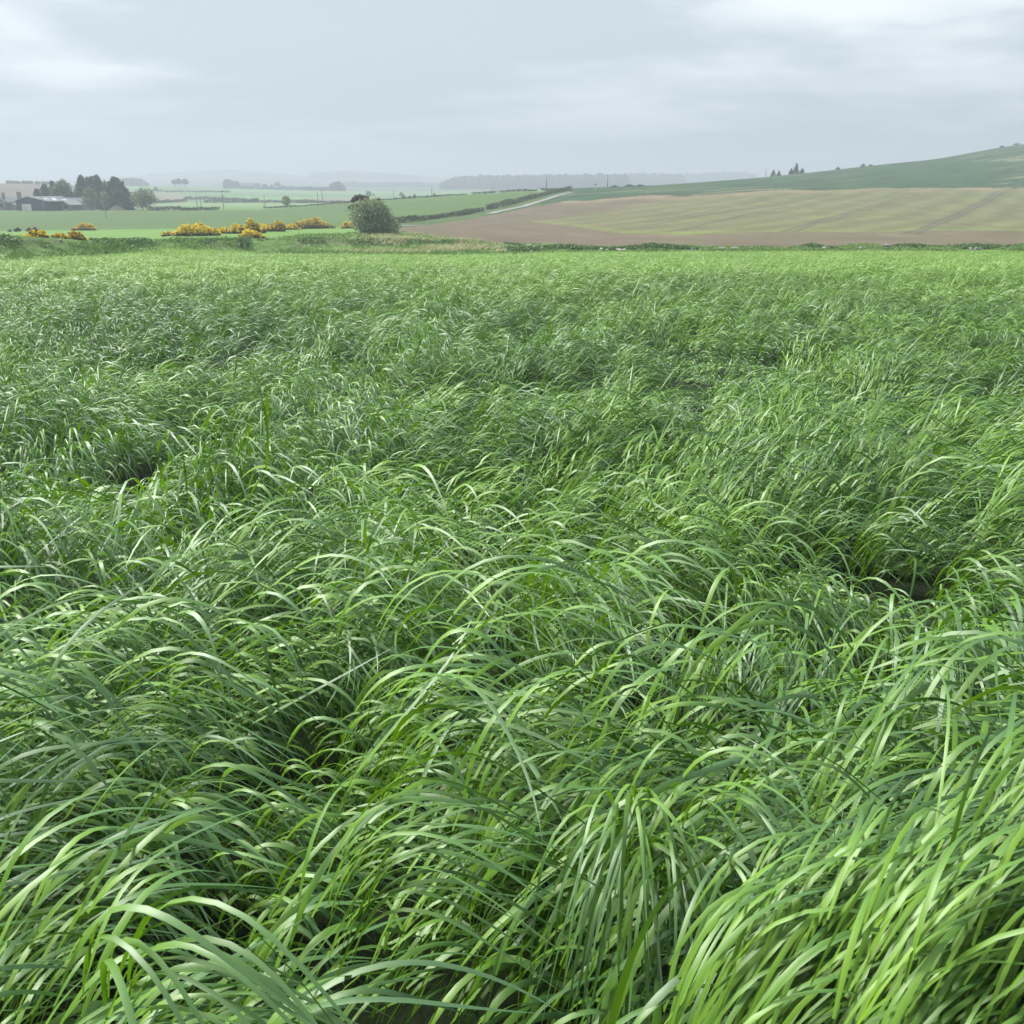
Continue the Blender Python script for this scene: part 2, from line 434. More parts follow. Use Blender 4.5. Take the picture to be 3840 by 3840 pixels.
def classify(X, Y):
    K = X / Y
    c = np.full(X.shape, 6)                                     # 6 valley beyond
    c[(Y > 100) & (Y < 240) & (K < kx(1500))] = 2               # young crop strip behind the bank
    c[inside(X, Y, C_POLY)] = 3
    r = (K > kx(1480)) & (Y < 640) & (c != 3)
    hr = r & ((Y < 420) | (K > kx(2100)))
    # the side of the big hill: verge strip of the track first, then plough and hill crop
    hill_left = np.interp(K, [kx(1480), kx(1740), kx(2140), kx(2400)], [212, 256, 352, 352])
    strip = hr & (K < kx(2145))
    c[strip & (Y < 400)] = 1
    f = (K >= kx(2140)) & (Y < 900)
    c[f] = 5
    c[(K >= kx(2140)) & (Y < efY(K, X, Y))] = 4
    c[inside(X, Y, E_POLY) & (K < kx(2141))] = 4
    c[strip & (c == 1) & (Y > 385)] = 6
    tk = np.array([(x_ / y_, y_) for x_, y_ in TRKP]); c[strip & (c == 1) & (K > kx(2030)) & (Y < np.interp(K, tk[:, 0], tk[:, 1]) - 7)] = 5
    back = (K > kx(1480)) & (K < kx(2145)) & (Y > np.interp(K, [kx(1480), kx(1740), kx(2125)], [374, 378, 352]) ) & (c == 1)
    c[back] = 6
    v = (Y < vtopY(K)) & (Y >= edgeY(K)); c[v] = 1
    d, _ = seg_dist(X, Y, BANK); c[(d < 3.0) & (Y > edgeY(K))] = 1
    c[Y < edgeY(K)] = 0
    return c
def lerp(a, b, f): f = np.asarray(f)[..., None]; return a * (1 - f) + b * f
def smooth(x, a, b): x = np.clip((x - a) / (b - a), 0, 1); return x * x * (3 - 2 * x)
def C3(*v): return np.array(v, float)
TRAMS = [[(3385, 878), (3440, 862), (3520, 828), (3600, 795), (3660, 765), (3700, 745), (3735, 720)],
         [(3440, 878), (3500, 850), (3560, 825), (3640, 790), (3700, 760), (3740, 738), (3765, 720)],
         [(2930, 870), (2990, 852), (3080, 823), (3200, 790), (3310, 760), (3400, 732), (3440, 724)],
         [(2980, 868), (3060, 838), (3180, 805), (3290, 775), (3380, 748), (3450, 727)],
         [(2260, 852), (2420, 845), (2600, 812), (2760, 788), (2860, 778), (3000, 752), (3120, 730)],
         [(2500, 868), (2560, 862), (2660, 836), (2800, 802), (2960, 775)],
         [(2270, 843), (2480, 822), (2700, 782), (2860, 752), (2960, 742)]]
def cover(X, Y, cls):
    K = X / Y
    n1 = fbm(X, Y, 9, 41, 4); n2 = fbm(X, Y, 40, 42, 3); ns = fbm(X * .35 + Y * .1, Y, 3.0, 43, 3)
    c = np.zeros(X.shape + (3,))
    c[...] = C3(.13, .24, .09)
    # valley patchwork
    vx, vy = X + (fbm(X, Y, 300, 50) - .5) * 120, Y + (fbm(X, Y, 300, 51) - .5) * 120
    cell = hash2(np.floor(vx / 330), np.floor(vy / np.maximum(120, 90)), 52)
    pal = np.array([(.15, .28, .09), (.12, .22, .10), (.19, .31, .12), (.17, .27, .14), (.22, .24, .14), (.13, .25, .08)])
    m = cls == 6
    c[m] = pal[(cell[m] * 5.999).astype(int)]
    px = K * 3960 + 1920
    def band(m2, col): c[m & m2] = col
    band((px > 520) & (px < 1300) & (Y > 372) & (Y < 480), C3(.14, .27, .07))
    band((px > 480) & (px < 1350) & (Y >= 480) & (Y < 590), C3(.20, .30, .13))
    band((px > 440) & (px < 690) & (Y >= 590) & (Y < 930), C3(.23, .21, .15))
    band((px > 1150) & (px < 1330) & (Y >= 590) & (Y < 760), C3(.23, .24, .17))
    band((px < 250) & (Y > 470) & (Y < 1150), C3(.165, .130, .105))
    band((px > 560) & (px < 760) & (Y >= 930) & (Y < 1250), C3(.15, .27, .08))
    far_ = smooth(Y, 1300, 1900)[..., None]; c[...] = c * np.where(Y > 372, .84, 1.0)[..., None] * (1 - far_) + C3(.055, .085, .05) * far_
    m = cls == 0
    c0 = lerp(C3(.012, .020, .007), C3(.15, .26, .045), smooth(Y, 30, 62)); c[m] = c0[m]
    m = cls == 1
    c1 = lerp(C3(.085, .17, .035), C3(.14, .25, .055), n1)
    dry = np.exp(-((px - 1640) / 190) ** 2) * (Y < 150) * (Y > 100) * smooth(n1, .35, .6)
    c1 = lerp(c1, C3(.34, .34, .16), dry * .8)
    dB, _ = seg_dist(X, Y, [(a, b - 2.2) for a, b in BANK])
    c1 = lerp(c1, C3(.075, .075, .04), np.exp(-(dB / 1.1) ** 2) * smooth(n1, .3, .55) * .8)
    c1 = np.where(((K > kx(1480)) & (Y > 160))[..., None], lerp(C3(.045, .10, .026), C3(.11, .16, .055), fbm(X, Y, 5, 48, 3)), c1)
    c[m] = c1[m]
    m = cls == 2; c[m] = lerp(C3(.115, .225, .045), C3(.155, .275, .062), ns)[m]
    m = cls == 3
    c3 = lerp(C3(.064, .122, .030), C3(.090, .155, .038), n2 * .6 + ns * .4)
    c[m] = c3[m]
    # ploughed land with a thin olive crop coming up
    m = cls == 4
    if m.any():
        soil = lerp(C3(.118, .094, .058), C3(.162, .130, .086), n1)
        low = np.interp(px, [1900, 2000, 2200, 2350, 2600, 2900, 3350, 3400, 5200], [230, 205, 170, 150, 145, 153, 151, 158, 158])
        high = np.interp(px, [1900, 2000, 2270, 2560, 2750, 2960, 5200], [190, 212, 252, 300, 322, 350, 350])
        w = (fbm(X, Y, 12, 61, 3) - .5) * 22
        e = smooth(Y + w * .35, low - 3, low + 8) * (1 - smooth(Y + w, high - 12, high + 10))
        olive = lerp(C3(.125, .145, .055), C3(.170, .168, .072), fbm(X * .3 + Y * .2, Y * 1.2, 8, 63, 3))
        edge = np.exp(-((Y - low - 6) / 6) ** 2)
        olive = lerp(olive, C3(.17, .23, .05), edge * .7)
        # faint drill lines running up the slope
        q = (X * 0.86 - Y * 0.50); olive = olive * (1 + .12 * np.sin(q * 2 * np.pi / 9.0 + 3 * n2)[..., None])
        cc = lerp(soil, olive, np.maximum(e * np.clip(.55 + .9 * (n1 - .2), 0, 1), .22 * (px > 2500) * n1))
        up = smooth(Y, np.interp(K, EF[:, 0], EF[:, 1]) - 26, np.interp(K, EF[:, 0], EF[:, 1]) - 2)
        cc = lerp(cc, C3(.26, .20, .12), up * smooth(fbm(X, Y * 1.5, 10, 65, 3), .38, .58) * .85)
        for T in TRAMW:
            d, p_ = seg_dist(X, Y, T)
            cc = lerp(cc, C3(.085, .078, .055), np.exp(-(d / .5) ** 2) * .8)
        d, p_ = seg_dist(X, Y, HEADW)
        cc = lerp(cc, C3(.07, .06, .05), np.exp(-(d / .7) ** 2) * .55)
        c[m] = cc[m]
    m = cls == 5
    if m.any():
        g = lerp(C3(.024, .062, .020), C3(.036, .086, .027), n2)
        g = lerp(g, C3(.012, .040, .020), smooth(fbm(X * .8 - Y * .5, (X * .5 + Y * .8) * .15, 6, 71, 3), .5, .7) * .6)
        wis = smooth(fbm((X * .75 + Y * .66) * .10, (X * .66 - Y * .75), 4.5, 72, 4), .60, .72) * (.4 + .6 * smooth(fbm(X, Y, 45, 76, 2), .42, .58))
        nearE = 1 - smooth(Y - np.interp(K, EF[:, 0], EF[:, 1]), 8, 70)
        dp = np.clip(1 - np.abs(px - 2880) / 260, 0, 1) + np.clip((px - 3550) / 300, 0, 1) * .8
        g = lerp(g, C3(.21, .22, .12), np.clip(wis * (.22 + nearE * .5 + dp * .8), 0, .85))
        g = lerp(g, C3(.20, .22, .12), np.exp(-((Y - 402 - (px - 3000) * .012) / 2.2) ** 2) * smooth(fbm(X, Y * 3, 30, 74), .45, .6) * (px > 3050) * .7)
        c[m] = g[m]
    return np.clip(c * np.where(cls == 0, .86, .735)[..., None], 0.008, 1)
TRAMW = [W2(T, ymin=108) for T in TRAMS]
HEADW = [(kx(2215) * 114, 114), (kx(2500) * 115, 115), (kx(2760) * 114, 114)]
CLS = classify(XG, YG)
COV = cover(XG, YG, CLS)
COV4 = np.concatenate([COV, np.ones(COV.shape[:2] + (1,))], -1)
VV = np.stack([XG, YG, ZT + EYE], -1).reshape(-1, 3)
nr_, nc_ = XG.shape
I = np.arange(nr_ * nc_).reshape(nr_, nc_)
Q = np.stack([I[:-1, :-1], I[:-1, 1:], I[1:, 1:], I[1:, :-1]], -1)
FC = CLS[:-1, :-1]
M_grass = landmat('grass_ground', 2.0, .35, bump=.8, bscale=1.6, bdist=.25)
M_verge = landmat('verge_ground', 1.2, .35, bump=1.0, bscale=.9, bdist=.5)
M_young = landmat('young_crop', .9, .16, stretch=(.4, 1, 1), bump=.5, bscale=1.2, bdist=.25)
M_cereal = landmat('cereal_crop', .5, .20, stretch=(.35, 1, 1), bump=.4, bscale=.8, bdist=.3)
M_soil = landmat('soil', 1.4, .24, stretch=(1, .35, 1), rot=R(-32), bump=.5, bscale=1.5, bdist=.15)
M_hill = landmat('hill_crop', .5, .26, stretch=(1, .25, 1), rot=R(-35), bump=.5, bscale=.7, bdist=.3)
M_far = landmat('far_fields', .06, .14, bump=.3, bscale=.1, bdist=2)
names = ['grass_field', 'rough_verge', 'young_crop_field', 'cereal_field', 'ploughed_field', 'hill_field', 'valley']
for ci, (nm, mm) in enumerate(zip(names, [M_grass, M_verge, M_young, M_cereal, M_soil, M_hill, M_far])):
    q = Q[FC == ci]
    if not len(q): continue
    u, inv = np.unique(q, return_inverse=True)
    v = VV[u]; cc = COV4.reshape(-1, 4)[u]; q2 = inv.reshape(q.shape)
    Fs = [q2]
    if ci == 0:     # the ground under the photographer
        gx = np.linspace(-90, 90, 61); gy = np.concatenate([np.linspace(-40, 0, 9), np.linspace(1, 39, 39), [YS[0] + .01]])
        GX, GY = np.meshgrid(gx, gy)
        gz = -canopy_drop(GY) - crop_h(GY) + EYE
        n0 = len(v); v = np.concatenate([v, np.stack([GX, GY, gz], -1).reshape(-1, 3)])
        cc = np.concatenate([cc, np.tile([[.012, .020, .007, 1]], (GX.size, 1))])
        J = np.arange(GX.size).reshape(GX.shape) + n0
        Fs.append(np.stack([J[:-1, :-1], J[:-1, 1:], J[1:, 1:], J[1:, :-1]], -1).reshape(-1, 4))
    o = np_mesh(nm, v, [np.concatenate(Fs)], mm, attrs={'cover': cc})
    tag(o, kind='structure')

# pale farm track on the hillside, laid a little above the land
def ribbon(name, pts, w, mat_, dz, label=None):
    P = np.array(pts, float)
    L = np.concatenate([[0], np.cumsum(np.linalg.norm(np.diff(P, axis=0), axis=1))])
    s_ = np.arange(0, L[-1], 2.0); X = np.interp(s_, L, P[:, 0]); Y = np.interp(s_, L, P[:, 1])
    tx, ty = np.gradient(X), np.gradient(Y); l = np.hypot(tx, ty); nx, ny = -ty / l, tx / l
    rows = []
    for e in (-1, -.33, .33, 1):
        x, y = X + nx * e * w / 2, Y + ny * e * w / 2
        rows.append(np.stack([x, y, terr(x, y) + dz], -1))
    V = np.stack(rows, 1).reshape(-1, 3); n = len(s_)
    J = np.arange(n * 4).reshape(n, 4)
    q = np.stack([J[:-1, :-1], J[:-1, 1:], J[1:, 1:], J[1:, :-1]], -1).reshape(-1, 4)
    o = np_mesh(name, V, [q], mat_); return tag(o, kind='structure')
M_track = simple('track_gravel', (.22, .22, .20), .95, .35, .6)
TRK = TRKP
ribbon('farm_track', TRK, 2.2, M_track, .12)
g0 = W2([(1500, 848), (1530, 848), (1560, 846)], ymin=110)
ribbon('track_gateway', g0, 3.4, M_track, .10)

# ------------------------------------------------------------------ plants: leaf clouds, trunks
def leaf_quads(C, size, up=0.0, asp=1.0, rs=None):
    """small leaf-cluster faces at points C, randomly turned"""
    rs = rs or rng
    n = len(C); a = rs.normal(size=(n, 3)); a /= np.linalg.norm(a, axis=1)[:, None]
    b = rs.normal(size=(n, 3)); b -= (b * a).sum(1)[:, None] * a; b /= np.linalg.norm(b, axis=1)[:, None]
    if up: a[:, 2] += up; a /= np.linalg.norm(a, axis=1)[:, None]
    sz = size * (0.55 + 0.9 * rs.random(n))[:, None]
    a = a * sz * .5 * asp; b = b * sz * .5
    # four-cornered leaf spray with one drawn-out point
    V = np.stack([C - a, C + b * .7 - a * .1, C + a * 1.3, C - b * .7 + a * .1], 1)
    return V.reshape(-1, 3), np.arange(4 * n).reshape(n, 4)
def blob_points(n, cs, rs_, shell=0.55):
    """points in overlapping ellipsoids, more of them near the skin"""
    cs = np.array(cs, float); rs_ = np.array(rs_, float)
    if rs_.ndim == 1: rs_ = np.stack([rs_] * 3, 1)
    w = (rs_[:, 0] * rs_[:, 2]); i = rng.choice(len(cs), n, p=w / w.sum())
    d = rng.normal(size=(n, 3)); d /= np.linalg.norm(d, axis=1)[:, None]
    r = shell + (1 - shell) * rng.random(n) ** .6
    r *= 1 + .12 * rng.normal(size=n)
    return cs[i] + d * r[:, None] * rs_[i]
def limbs(mb, base, h, spread, r0, n=6, lean=(0, 0), first=.3, k=5, sub=True, up=.55):
    base = np.array(base, float); tips = []
    top = base + np.array([lean[0], lean[1], h])
    s_ = np.linspace(0, 1, 7)[:, None]
    P = base + (top - base) * s_ + np.concatenate([rng.normal(0, h * .012, (7, 2)), np.zeros((7, 1))], 1) * s_
    mb.tube(P, r0 * (1 - .8 * s_[:, 0]), 7)
    for i in range(n):
        f = first + (1 - first) * (i + rng.random()) / n * .95
        p0 = P[0] + (P[-1] - P[0]) * f; a = i * 2.4 + rng.random()
        L = spread * (1.05 - .55 * f) * (.8 + .4 * rng.random())
        s2 = np.linspace(0, 1, 5)
        Q_ = p0 + np.stack([np.cos(a) * L * s2, np.sin(a) * L * s2, L * up * s2 ** 1.4 + L * .15 * s2], 1)
        mb.tube(Q_, r0 * .45 * (1 - f * .5) * (1 - .75 * s2), k)
        tips.append(Q_[-1])
        if sub:
            for j in range(4):
                g = .35 + .6 * rng.random(); q0 = p0 + (Q_[-1] - p0) * g; b_ = a + rng.uniform(-1.2, 1.2); l2 = L * .5 * (.6 + .6 * rng.random())
                s3 = np.linspace(0, 1, 4)
                Q2 = q0 + np.stack([np.cos(b_) * l2 * s3, np.sin(b_) * l2 * s3, l2 * .7 * s3], 1)
                mb.tube(Q2, r0 * .16 * (1 - .7 * s3), 4); tips.append(Q2[-1])
    return np.array(tips), top
M_bark = simple('bark', (.11, .09, .07), .9, .4, 2.0)
M_barkp = simple('pale_bark', (.20, .18, .15), .9, .3, 2.0)
L_dec = leafmat('dark_leaves', (.045, .10, .030), (.085, .155, .045))
L_con = leafmat('conifer_needles', (.030, .068, .032), (.075, .130, .055), .2)
L_brn = leafmat('dull_conifer', (.040, .058, .034), (.075, .090, .048), .2)
L_oliv = leafmat('olive_leaves', (.10, .15, .050), (.16, .21, .075))
L_will = leafmat('willow_leaves', (.15, .21, .10), (.28, .34, .19), .4)
L_pine = leafmat('reddish_pine', (.045, .038, .026), (.085, .060, .040), .15)
L_yel = leafmat('spring_leaves', (.20, .26, .045), (.27, .31, .06))
L_hedge = leafmat('hedge_leaves', (.035, .060, .022), (.075, .115, .035), .2)
L_gorse = leafmat('gorse_spines', (.035, .055, .018), (.075, .085, .03), .15)
L_bare = leafmat('thin_twigs', (.12, .12, .09), (.17, .17, .12), .1)
def petals(name, c1, c2):
    return leafmat(name, c1, c2, .25, rough=.6, nscale=1.5)
P_gorse = petals('gorse_flowers', (.86, .60, .012), (.93, .74, .02))
P_gorse2 = petals('fading_gorse_flowers', (.68, .46, .03), (.86, .62, .03))

def decid(name, px, Y, w, top_px, label, leaf, nleaf=2600, group=None, base_px=None, lobes=9, lsize=None, trunk=.28, bark=None, shell=.5, cat='tree', dens=1.0, low=.25):
    b = at(px, Y); b = (b[0], b[1], b[2] - .2) if base_px is None else (b[0], b[1], zpx(base_px, Y))
    H = zpx(top_px, Y) - b[2]; r = w * Y / 3960 / 2
    o = empty(name, b, label, cat, group)
    mb = MB(); tips, _ = limbs(mb, b, H * .8, r * .9, max(.12, H * .022), 7, first=trunk)
    mb.build('trunk', bark or M_bark, o, True)
    cs, rr = [], []
    for i in range(lobes):
        a = rng.random() * 6.28; q = rng.random() ** .6; f = rng.random()
        zc = b[2] + H * (low + .15 + (.68 - low) * f)
        sp = r * .78 * q * math.sqrt(max(.1, 1 - (2 * (f - .4)) ** 2 * .6))
        s_ = r * (.36 + .22 * rng.random())
        cs.append((b[0] + math.cos(a) * sp, b[1] + math.sin(a) * sp, zc)); rr.append((s_, s_, s_ * .85))
    cs.append((b[0], b[1], b[2] + H - r * .42)); rr.append((r * .45, r * .45, r * .42))
    cs.append((b[0], b[1], b[2] + H * (low + 1) / 2)); rr.append((r * .8, r * .8, H * (1 - low) * .42))
    C = blob_points(int(nleaf * dens), cs, rr, shell)
    ls = lsize or max(.18, r * .11)
    V, q = leaf_quads(C, ls)
    np_mesh('crown', V, [q], leaf, o)
    return o
def conifer(name, px, Y, w, top_px, label, leaf, group=None, n=4200, base_px=None, first=.08, cat='tree', ragged=.5, tip=1.25):
    b = at(px, Y); b = (b[0], b[1], b[2] - .2) if base_px is None else (b[0], b[1], zpx(base_px, Y))
    H = zpx(top_px, Y) - b[2]; r = w * Y / 3960 / 2
    o = empty(name, b, label, cat, group)
    mb = MB(); mb.tube([(b[0], b[1], b[2]), (b[0], b[1], b[2] + H * .5), (b[0], b[1], b[2] + H * .99)], [H * .018 + .05, H * .01 + .03, .02], 7)
    nb = max(14, int(H * 2.2)); C = []
    for i in range(nb):
        f = first + (1 - first) * (i + .5) / nb
        L = 1.25 * r * (1 - ((f - first) / (1 - first)) ** tip) * (1 - ragged * rng.random()) + r * .06
        for j in range(5):
            a = rng.random() * 6.28; s2 = np.linspace(0, 1, 4)
            Q_ = np.stack([b[0] + np.cos(a) * L * s2, b[1] + np.sin(a) * L * s2, b[2] + H * f + L * (.12 * s2 - .28 * s2 ** 2)], 1)
            if j < 2: mb.tube(Q_, .05 * (1 - .7 * s2) + .01, 3)
            m = max(3, int(n / (nb * 5) * (L / r * 1.6 + .15)))
            tt = rng.random(m) ** .7
            P = np.stack([np.interp(tt, s2, Q_[:, i2]) for i2 in range(3)], 1)
            P += rng.normal(0, 1, (m, 3)) * np.array([.10, .10, .06]) * (r * .35 + .25) * (1.1 - tt[:, None] * .5)
            C.append(P)
    mb.build('trunk', M_bark, o, True)
    V, q = leaf_quads(np.concatenate(C), max(.3, r * .24), asp=1.3)
    np_mesh('crown', V, [q], leaf, o)
    return o

# ------------------------------------------------------------------ farm
M_navy = simple('dark_cladding', (.030, .040, .060), .7, .3, 1.5)
M_roofg = simple('fibre_roof', (.13, .14, .15), .8, .25, 1.2)
M_roofl = simple('pale_roof', (.20, .23, .24), .7, .2, 1.2)
M_sky_l = simple('roof_light', (.50, .53, .55), .5)
M_wallg = simple('grey_render', (.33, .34, .32), .9, .3, 1.0)
M_stone = simple('stone_wall', (.24, .22, .20), .9, .35, 2.5, bump=.5)
M_white = simple('white_render', (.66, .64, .60), .8, .15)
M_red = simple('red_lintel', (.42, .13, .10), .8, .2)
M_darkin = simple('dark_opening', (.02, .022, .025), .9)
M_slate = simple('slate_roof', (.20, .21, .23), .7, .3, 1.5)
M_wood = simple('weathered_pole', (.22, .20, .17), .9, .3, 4.0)
M_metal = simple('grey_metal', (.30, .31, .32), .5, metallic=.6)
def gable(name, px0, px1, Y, base_px, eave_px, ridge_px, length, turn, label, wallm, roofm, cat='barn', ridge_f=.5):
    """building whose gable end faces the viewer, its body running back and turned by some degrees"""
    x0, x1 = kx(px0) * Y, kx(px1) * Y
    w = (x1 - x0) / math.cos(turn); zb = zpx(base_px, Y) - .5; ze = zpx(eave_px, Y); zr = zpx(ridge_px, Y)
    A = np.array([x0, Y]); ax = np.array([math.cos(turn), -math.sin(turn)]) * 1.0; bk = np.array([math.sin(turn), math.cos(turn)])
    o = empty(name, (float(x0 + x1) / 2, Y, zb), label, cat)
    P = lambda u, v, z: (A[0] + ax[0] * u + bk[0] * v, A[1] + ax[1] * u + bk[1] * v, z)
    f = ridge_f * w
    V = [P(0, 0, zb), P(w, 0, zb), P(w, 0, ze), P(f, 0, zr), P(0, 0, ze), P(0, length, zb), P(w, length, zb), P(w, length, ze), P(f, length, zr), P(0, length, ze)]
    mb = MB(); mb.add(V, [np.array([(0, 1, 2, 3, 4), (6, 5, 9, 8, 7)]), np.array([(1, 6, 7, 2), (5, 0, 4, 9)])])
    mb.build('wall', wallm, o)
    e = .35; th = .12; mb = MB()
    for (ua, za, ub, zb_) in ((-e, ze - e * (zr - ze) / f, f, zr), (w + e, ze - e * (zr - ze) / (w - f), f, zr)):
        q = [P(ua, -e, za + .04), P(ub, -e, zb_ + .04), P(ub, length + e, zb_ + .04), P(ua, length + e, za + .04)]
        q2 = [(x, y, z + th) for x, y, z in q]
        mb.add(q + q2, np.array([(0, 1, 2, 3), (4, 7, 6, 5), (0, 4, 5, 1), (1, 5, 6, 2), (2, 6, 7, 3), (3, 7, 4, 0)]))
    rf = mb.build('roof', roofm, o)
    return o, P, w, zb + .5, ze, zr, f
YB = 372
o, P, w, zb, ze, zr, f = gable('barn', 51, 199, YB, 784, 755, 738, 14, R(-24) * -1, 'long dark blue barn with a low grey roof and a small red-topped porch', M_navy, M_roofg, ridge_f=.40)
for (u0, v0) in ((.55, 2.5), (.55, 6), (.78, 4.5), (.80, 8.5), (.60, 10.5)):
    mb = MB(); uu = f + (w - f) * u0; zz = zr + (ze - zr) * u0
    sl = (ze - zr) / (w - f)
    q = [P(uu + a, v0 + b, zz + a * sl + .22) for a, b in ((-.9, 0), (.9, 0), (.9, 1.5), (-.9, 1.5))]
    q2 = [(x, y, z - .04) for x, y, z in q]
    mb.add(q + q2, np.array([(0, 1, 2, 3), (4, 7, 6, 5), (0, 4, 5, 1), (1, 5, 6, 2), (2, 6, 7, 3), (3, 7, 4, 0)]))
    mb.build('roof_light', M_sky_l, o)
px2 = lambda px, Y: kx(px) * Y
pc = MB(); xc = (px2(115, YB) + px2(146, YB)) / 2; zt = zpx(764, YB)
ppy = YB - 8.5
pc.box((px2(118, YB), ppy, (zt + zb) / 2 - .3), (.55, .5, zt - zb + .6)); pc.box((px2(142, YB), ppy, (zt + zb) / 2 - .3), (1.0, .5, zt - zb + .6))
pc.box((px2(131, YB), ppy + .2, (zt + zb) / 2 - .3), (1.6, .3, zt - zb + .5)); 
po = pc.build('porch', M_white, o)
mb = MB(); mb.box((px2(130.5, YB), ppy, zt + .12), (3.1, .9, .32)); mb.build('lintel', M_red, po)
mb = MB(); mb.box((px2(129, YB), ppy - .2, (zt + zb) / 2 - .35), (.9, .2, (zt - zb) * .8)); mb.build('door', M_darkin, po)

o, P, w, zb, ze, zr, f = gable('farm_shed', 197, 222, 376, 784, 757, 743, 14, R(38), 'pale grey shed with a light curved-looking roof beside the dark barn', M_wallg, M_roofl, 'shed')
o, P, w, zb, ze, zr, f = gable('lean_to_shed', 224, 256, 371, 784, 768, 756, 7, R(15), 'small open shed with a bright tin roof under the big leafy tree', M_slate, M_roofl, 'shed', .3)
mb = MB(); mb.box(tuple(P(w * .5, -.06, (zb + ze) / 2)), (w * .55, .1, (ze - zb) * .8), -R(15)); mb.build('door', M_darkin, o)
o, P, w, zb, ze, zr, f = gable('farmhouse', -28, 12, 384, 790, 758, 741, 9, R(6), 'grey farmhouse with chimney cut by the picture edge', M_stone, M_slate, 'house')
mb = MB(); mb.box(P(w * .78, 1.0, zr + .7), (.8, .8, 2.2)); mb.build('chimney', M_stone, o)
mb = MB(); mb.box(P(w * .6, -.05, (zb + ze) / 2 + .3), (1.0, .1, 1.2)); mb.build('window', M_darkin, o)
o, P, w, zb, ze, zr, f = gable('outbuilding', 12, 56, 386, 788, 772, 765, 5, R(2), 'low stone outbuilding with a chimney between farmhouse and barn', M_stone, M_slate, 'outbuilding')
mb = MB(); mb.box((px2(57, 386), 388, zpx(757, 386)), (1.3, .8, 7)); mb.box((px2(57, 386), 388, zpx(741, 386) ), (.5, .4, .8)); mb.build('chimney', M_stone, o)
o, P, w, zb, ze, zr, f = gable('stone_cottage', 281, 309, 392, 784, 762, 748, 8, R(-8), 'small stone cottage half hidden between the farm trees', M_stone, M_slate, 'cottage')
mb = MB(); mb.box(P(w * .25, -.05, (zb + ze) / 2), (.5, .1, 1.0)); mb.build('window', M_darkin, o)
mb = MB(); mb.box(P(w * .7, -.05, (zb + ze) / 2), (.6, .1, 1.4)); mb.build('door', M_darkin, o)

# earth mound by the farm
cx_, cy_ = px2(428, 368), 368
gx, gy = np.meshgrid(np.linspace(-4.2, 4.2, 40), np.linspace(-2.5, 2.5, 24))
h = 1.7 * np.exp(-(np.abs(gx) / 2.3) ** 2.4 - (gy / 1.4) ** 2) * (.85 + .3 * fbm(gx + 50, gy, 1.2, 8)) - .1
J = np.arange(gx.size).reshape(gx.shape)
V = np.stack([gx + cx_, gy + cy_, h + terr(gx + cx_, gy + cy_)], -1).reshape(-1, 3)
o = np_mesh('earth_mound', V, [np.stack([J[:-1, :-1], J[:-1, 1:], J[1:, 1:], J[1:, :-1]], -1).reshape(-1, 4)],
            simple('mound_earth', (.055, .075, .028), .95, .4, .8, col2=(.08, .07, .045), bump=.8))
tag(o, 'grassed-over brown earth mound in front of the farm trees', 'mound')

# farm trees
conifer('scots_pine', 136, 398, 84, 713, 'dark ragged pine rising behind the ridge of the dark barn', L_con, 'farm trees', ragged=.6)
conifer('scots_pine', 166, 400, 80, 694, 'tall dark pine between the barn and the biggest leafy tree', L_con, 'farm trees', ragged=.5)
conifer('spruce_tree', 197, 402, 62, 680, 'dark pointed conifer against the flank of the biggest leafy tree', L_con, 'farm trees')
decid('sycamore_tree', 233, 388, 100, 674, 'broadest dark green leafy tree standing over the farm sheds', L_dec, 5200, 'farm trees', lobes=14, low=.12)
conifer('spruce_tree', 306, 396, 84, 660, 'tall spruce with a bare tip first of the four spires', L_con, 'farm trees', ragged=.45)
conifer('spruce_tree', 330, 404, 74, 667, 'slim spruce second of the four spires behind the olive tree', L_con, 'farm trees', ragged=.45)
conifer('spruce_tree', 346, 400, 76, 663, 'slim dark spruce third of the four spires', L_con, 'farm trees', ragged=.4)
conifer('spruce_tree', 368, 396, 84, 660, 'tallest spruce fourth of the spires beside the broad dull conifer', L_con, 'farm trees', ragged=.35)
conifer('spruce_tree', 394, 405, 34, 676, 'thin spruce top peeping beside the broad dull conifer', L_con, 'farm trees')
conifer('cypress_tree', 434, 384, 112, 668, 'broad dull brown-green conifer at the end of the farm row', L_brn, 'farm trees', n=5200, first=.02, ragged=.2, tip=2.2)
decid('birch_tree', 284, 394, 26, 702, 'thin half-bare tree in front of the stone cottage', L_bare, 500, 'farm trees', lobes=5, lsize=.3)
decid('ash_tree', 333, 372, 68, 699, 'rounded olive green tree in front of the spruces', L_oliv, 3000, 'farm trees', lobes=10, low=.08)
decid('ash_tree', 389, 374, 50, 716, 'lower olive tree between the round olive tree and the mound', L_oliv, 1800, 'farm trees', lobes=8, low=.08)
decid('hawthorn_tree', 527, 372, 102, 702, 'airy spreading tree alone at the end of the farm hedge', L_oliv, 3600, None, lobes=20, low=.15, trunk=.12, shell=.45, lsize=.42)
decid('alder_tree', 486, 384, 22, 720, 'pale twiggy tree beside the airy spreading tree', L_bare, 420, None, lobes=4, lsize=.3)

